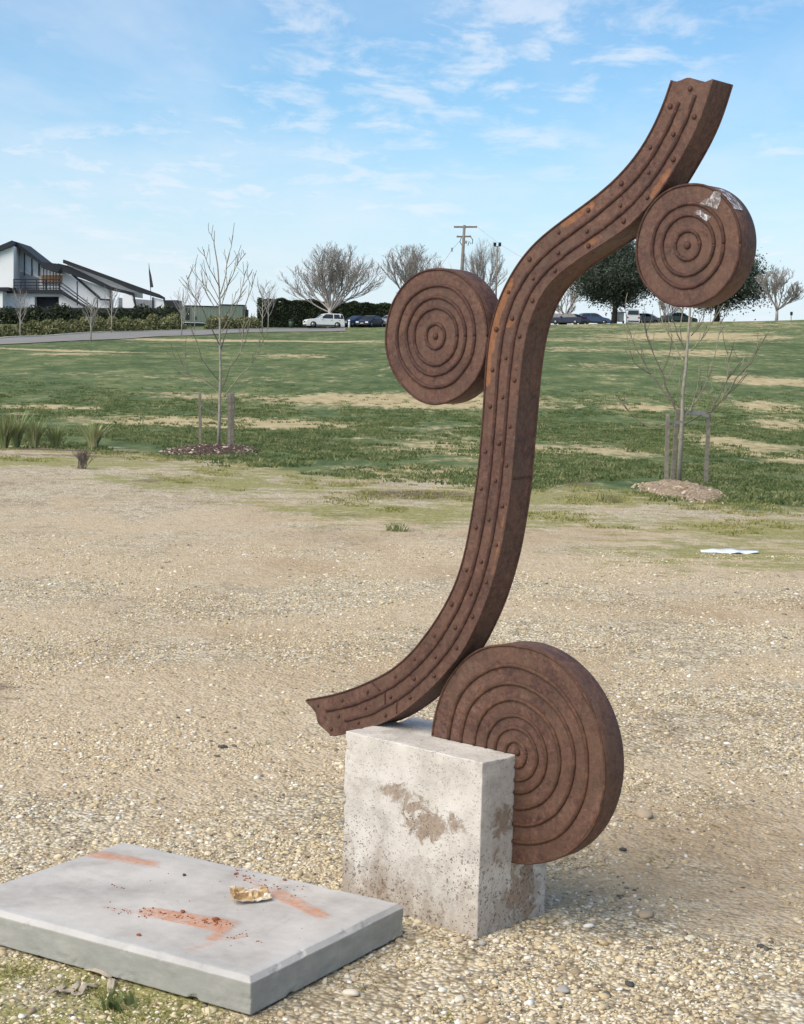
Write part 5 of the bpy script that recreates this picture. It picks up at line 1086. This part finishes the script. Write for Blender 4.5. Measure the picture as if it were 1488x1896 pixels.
# ------------------------------------------------------------------ cars
TYRE = plain('tyre_rubber', (.02, .02, .02), .9); RIMM = plain('alloy_rim', (.22, .225, .235), .35, .1, 5, .5, .6); CGL = plain('car_glass', (.025, .03, .035), .08, .1, 1, .6); LAMP = plain('lamp_lens', (.75, .77, .78), .15, .05, 5, .6); TAIL = plain('tail_lens', (.35, .02, .02), .2, .1, 5); PLATE = plain('number_plate', (.7, .7, .66), .5, .05, 5); BLK = plain('black_plastic', (.025, .025, .027), .7)
def paint(name, c): return plain(name, c, .28, .05, .5, .5)
SHAPES = {  # length, width, lower outline (x from nose, z), cabin outline
    'suv': (4.85, 1.88, [(0, .42), (.03, .80), (.18, .96), (.5, 1.03), (1.45, 1.10), (4.70, 1.14), (4.82, .95), (4.85, .45)], [(1.40, 1.09), (2.25, 1.70), (2.6, 1.80), (4.35, 1.80), (4.62, 1.72), (4.78, 1.12)], .39),
    'sedan': (4.75, 1.80, [(0, .35), (.02, .62), (.2, .76), (1.25, .93), (3.7, .97), (4.6, 1.0), (4.73, .8), (4.75, .4)], [(1.22, .92), (2.0, 1.40), (2.4, 1.46), (3.2, 1.44), (3.55, 1.34), (4.1, .99)], .33),
    'hatch': (4.2, 1.76, [(0, .36), (.02, .66), (.2, .82), (1.05, .98), (4.05, 1.02), (4.18, .8), (4.2, .42)], [(1.0, .97), (1.75, 1.43), (2.2, 1.52), (3.5, 1.48), (3.85, 1.35), (4.1, 1.02)], .33),
    'van': (4.6, 1.8, [(0, .45), (.02, .95), (.25, 1.1), (.8, 1.15), (4.5, 1.18), (4.58, .9), (4.6, .45)], [(.75, 1.13), (1.3, 1.85), (1.6, 1.98), (4.3, 1.98), (4.48, 1.9), (4.55, 1.15)], .36)}
def car(kind, pos, heading, pmat, label, group='cars parked on the ridge'):
    """heading: direction of the nose, radians from +X"""
    L, W, low, cab, wr_ = SHAPES[kind]; o = empty('parked_car', pos, heading)
    def fx(x): return L / 2 - x
    b = MB(); n = len(low); rows = []
    for s, f in ((-1, .90), (-1, 1.0), (1, 1.0), (1, .90)): rows.append([(fx(x), s * W / 2 * f * (1 - .06 * (z > .9)), z if f == 1 else z + (.0 if z < .5 else .03)) for x, z in low])
    vs_ = [p_ for r in rows for p_ in r]; fs = []
    for a in range(3):
        for i in range(n - 1): fs.append((a * n + i, a * n + i + 1, (a + 1) * n + i + 1, (a + 1) * n + i))
    b.add(vs_, fs, False)
    for s in (-1, 1):   # sills and side skins
        b.add([(fx(low[0][0]), s * W / 2, low[0][1]), (fx(low[-1][0]), s * W / 2, low[-1][1]), (fx(low[-1][0]), s * W / 2 * .95, .22), (fx(low[0][0] + .05), s * W / 2 * .95, .22)], [(0, 1, 2, 3)])
        b.add([(fx(x), s * W / 2, z) for x, z in low], [tuple(range(n))])
    b.add([(fx(0.03), -W / 2 * .95, .22), (fx(0.03), W / 2 * .95, .22), (fx(0), W / 2 * .95, low[0][1]), (fx(0), -W / 2 * .95, low[0][1])], [(0, 1, 2, 3)]); b.add([(fx(L), -W / 2 * .95, .22), (fx(L), W / 2 * .95, .22), (fx(L), W / 2 * .95, low[-1][1]), (fx(L), -W / 2 * .95, low[-1][1])], [(0, 1, 2, 3)])
    z0 = cab[0][1]; zt = max(z for _, z in cab); hw = lambda z: W / 2 * (.94 - .16 * (z - z0) / (zt - z0))
    m_ = len(cab); vs_ = [(fx(x), -hw(z), z) for x, z in cab] + [(fx(x), hw(z), z) for x, z in cab]
    b.add(vs_, [(i, i + 1, m_ + i + 1, m_ + i) for i in range(m_ - 1)] + [tuple(range(m_)), tuple(range(2 * m_ - 1, m_ - 1, -1))], False)
    b.build('body', pmat, o)
    def quad(name, P, mat): return MB().add(P, [(0, 1, 2, 3)]).build(name, mat, o)
    # side glass, front and rear screens
    xa, xb, xc, xd = cab[0][0], cab[1][0], cab[-2][0], cab[-1][0]; zb, zg = z0 + .08, zt - .10; mid = (cab[1][0] + cab[-2][0]) / 2
    for s in (-1, 1):
        e_ = .012 * s
        for x0, x1, x2, x3 in ((xa + .32, xb + .25, mid - .06, mid - .06), (mid + .06, mid + .06, xc - .45, xc - .30)):
            quad('side_window', [(fx(x0), s * hw(zb) + e_, zb), (fx(x1), s * hw(zg) + e_, zg), (fx(x2), s * hw(zg) + e_, zg), (fx(x3), s * hw(zb) + e_, zb)], CGL)
        quad('side_window', [(fx(xc - .35), s * hw(zb) + e_, zb), (fx(xc - .22), s * hw(zg) + e_, zg), (fx(xc - .02), s * hw(zg) + e_, zg), (fx((xc + xd) / 2 + .02), s * hw(zb) + e_, zb)], CGL)
    def screen(name, A, B_, off):
        (x0, z_0), (x1, z_1) = A, B_; f0, f1 = .12, .88; p0, p1 = (x0 + (x1 - x0) * f0, z_0 + (z_1 - z_0) * f0), (x0 + (x1 - x0) * f1, z_0 + (z_1 - z_0) * f1)
        quad(name, [(fx(p0[0]) + off, -hw(p0[1]) * .92, p0[1] + .012), (fx(p1[0]) + off, -hw(p1[1]) * .9, p1[1] + .012), (fx(p1[0]) + off, hw(p1[1]) * .9, p1[1] + .012), (fx(p0[0]) + off, hw(p0[1]) * .92, p0[1] + .012)], CGL)
    screen('windscreen', cab[0], cab[1], .012); screen('rear_window', cab[-1], cab[-2], -.012)
    zl = low[1][1] - .06
    for s in (-1, 1):
        MB().box((fx(.03), s * W * .36, zl), (.12, .38, .15)).build('headlight', LAMP, o); MB().box((fx(L - .04), s * W * .42, low[-2][1] - .02), (.12, .22, .2)).build('tail_light', TAIL, o)
        MB().box((fx(cab[0][0] + .55), s * (W / 2 + .09), z0 + .10), (.14, .2, .14)).build('mirror', pmat, o); MB().bar((fx(1.3), s * (W / 2 + .006), .34), (fx(L - 1.3), s * (W / 2 + .006), .34), .03, .12).build('sill_trim', BLK, o)
        for xm in (mid - .25, mid + .75): MB().box((fx(xm), s * (W / 2 + .012), z0 - .12), (.2, .03, .04)).build('door_handle', BLK if kind == 'suv' else pmat, o)
    MB().box((fx(.0), 0, zl - .02), (.06, W * .40, .14)).build('grille', BLK, o); MB().box((fx(-.01), 0, .42), (.06, .40, .11)).build('number_plate', PLATE, o); MB().box((fx(.02), 0, .32), (.12, W * .84, .16)).build('front_bumper', BLK, o); MB().box((fx(L - .02), 0, .40), (.12, W * .84, .16)).build('rear_bumper', BLK, o)
    for xw in (.88 if kind != 'van' else .8, L - .92):
        for s in (-1, 1):
            y1 = s * (W / 2 - .10); t = MB().tube([(fx(xw), y1 - .11, wr_), (fx(xw), y1 + .11 + .015 * s, wr_)], wr_, 20).build('wheel', TYRE, o); MB().tube([(fx(xw), y1 + s * .10, wr_), (fx(xw), y1 + s * .14, wr_)], wr_ * .62, 14).build('rim', RIMM, t)
    return tag(o, label, 'car', group)
WHT, NVY, BLU, SIL, CHA, DGR = paint('white_paint', (.75, .75, .74)), paint('navy_paint', (.022, .030, .060)), paint('blue_paint', (.05, .085, .17)), paint('silver_paint', (.42, .43, .45)), paint('charcoal_paint', (.045, .055, .075)), paint('teal_paint', (.06, .10, .105))
car('suv', gat(599, 207), math.pi + .30, WHT, 'white four-wheel drive parked side on under the wide leafless tree')
car('sedan', gat(686, 208), -math.pi / 2 - .45, NVY, 'dark navy sedan facing the field beside the hedge')
car('sedan', gat(661, 214), -math.pi / 2 - .85, BLU, 'mid blue car half hidden behind the navy sedan')
car('hatch', gat(724, 211), -math.pi / 2 - .5, SIL, 'silver car mostly hidden by the round disc')
car('hatch', gat(1026, 226), math.pi - .5, CHA, 'charcoal car whose nose is hidden by the stem')
car('sedan', gat(1052, 222), math.pi - .6, NVY, 'low navy sedan just right of the charcoal car')
car('hatch', gat(1098, 224), .25, BLU, 'blue hatchback parked left of the first evergreen trunk')
car('van', gat(1172, 228), math.pi / 2 - .15, WHT, 'white van seen from behind right of the evergreen trunk')
car('hatch', gat(1200, 232), -.4, SIL, 'silver hatchback behind the thin branches next to the white van')
car('sedan', gat(1256, 226), .35, DGR, 'dark teal sedan directly below the high disc')
tb = gat(1142, 230); tl_ = empty('box_trailer', tb); MB().box((0, 0, 1.1), (1.5, 2.2, 1.3)).build('box', WHT, tl_)
for s in (-1, 1): MB().tube([(s * .75, 0, .32), (s * .92, 0, .32)], .32, 14).build('wheel', TYRE, tl_)
MB().bar((0, -1.1, .5), (0, -2.2, .45), .1, .1).build('drawbar', BLK, tl_); tag(tl_, 'white box trailer behind the first evergreen trunk', 'trailer')
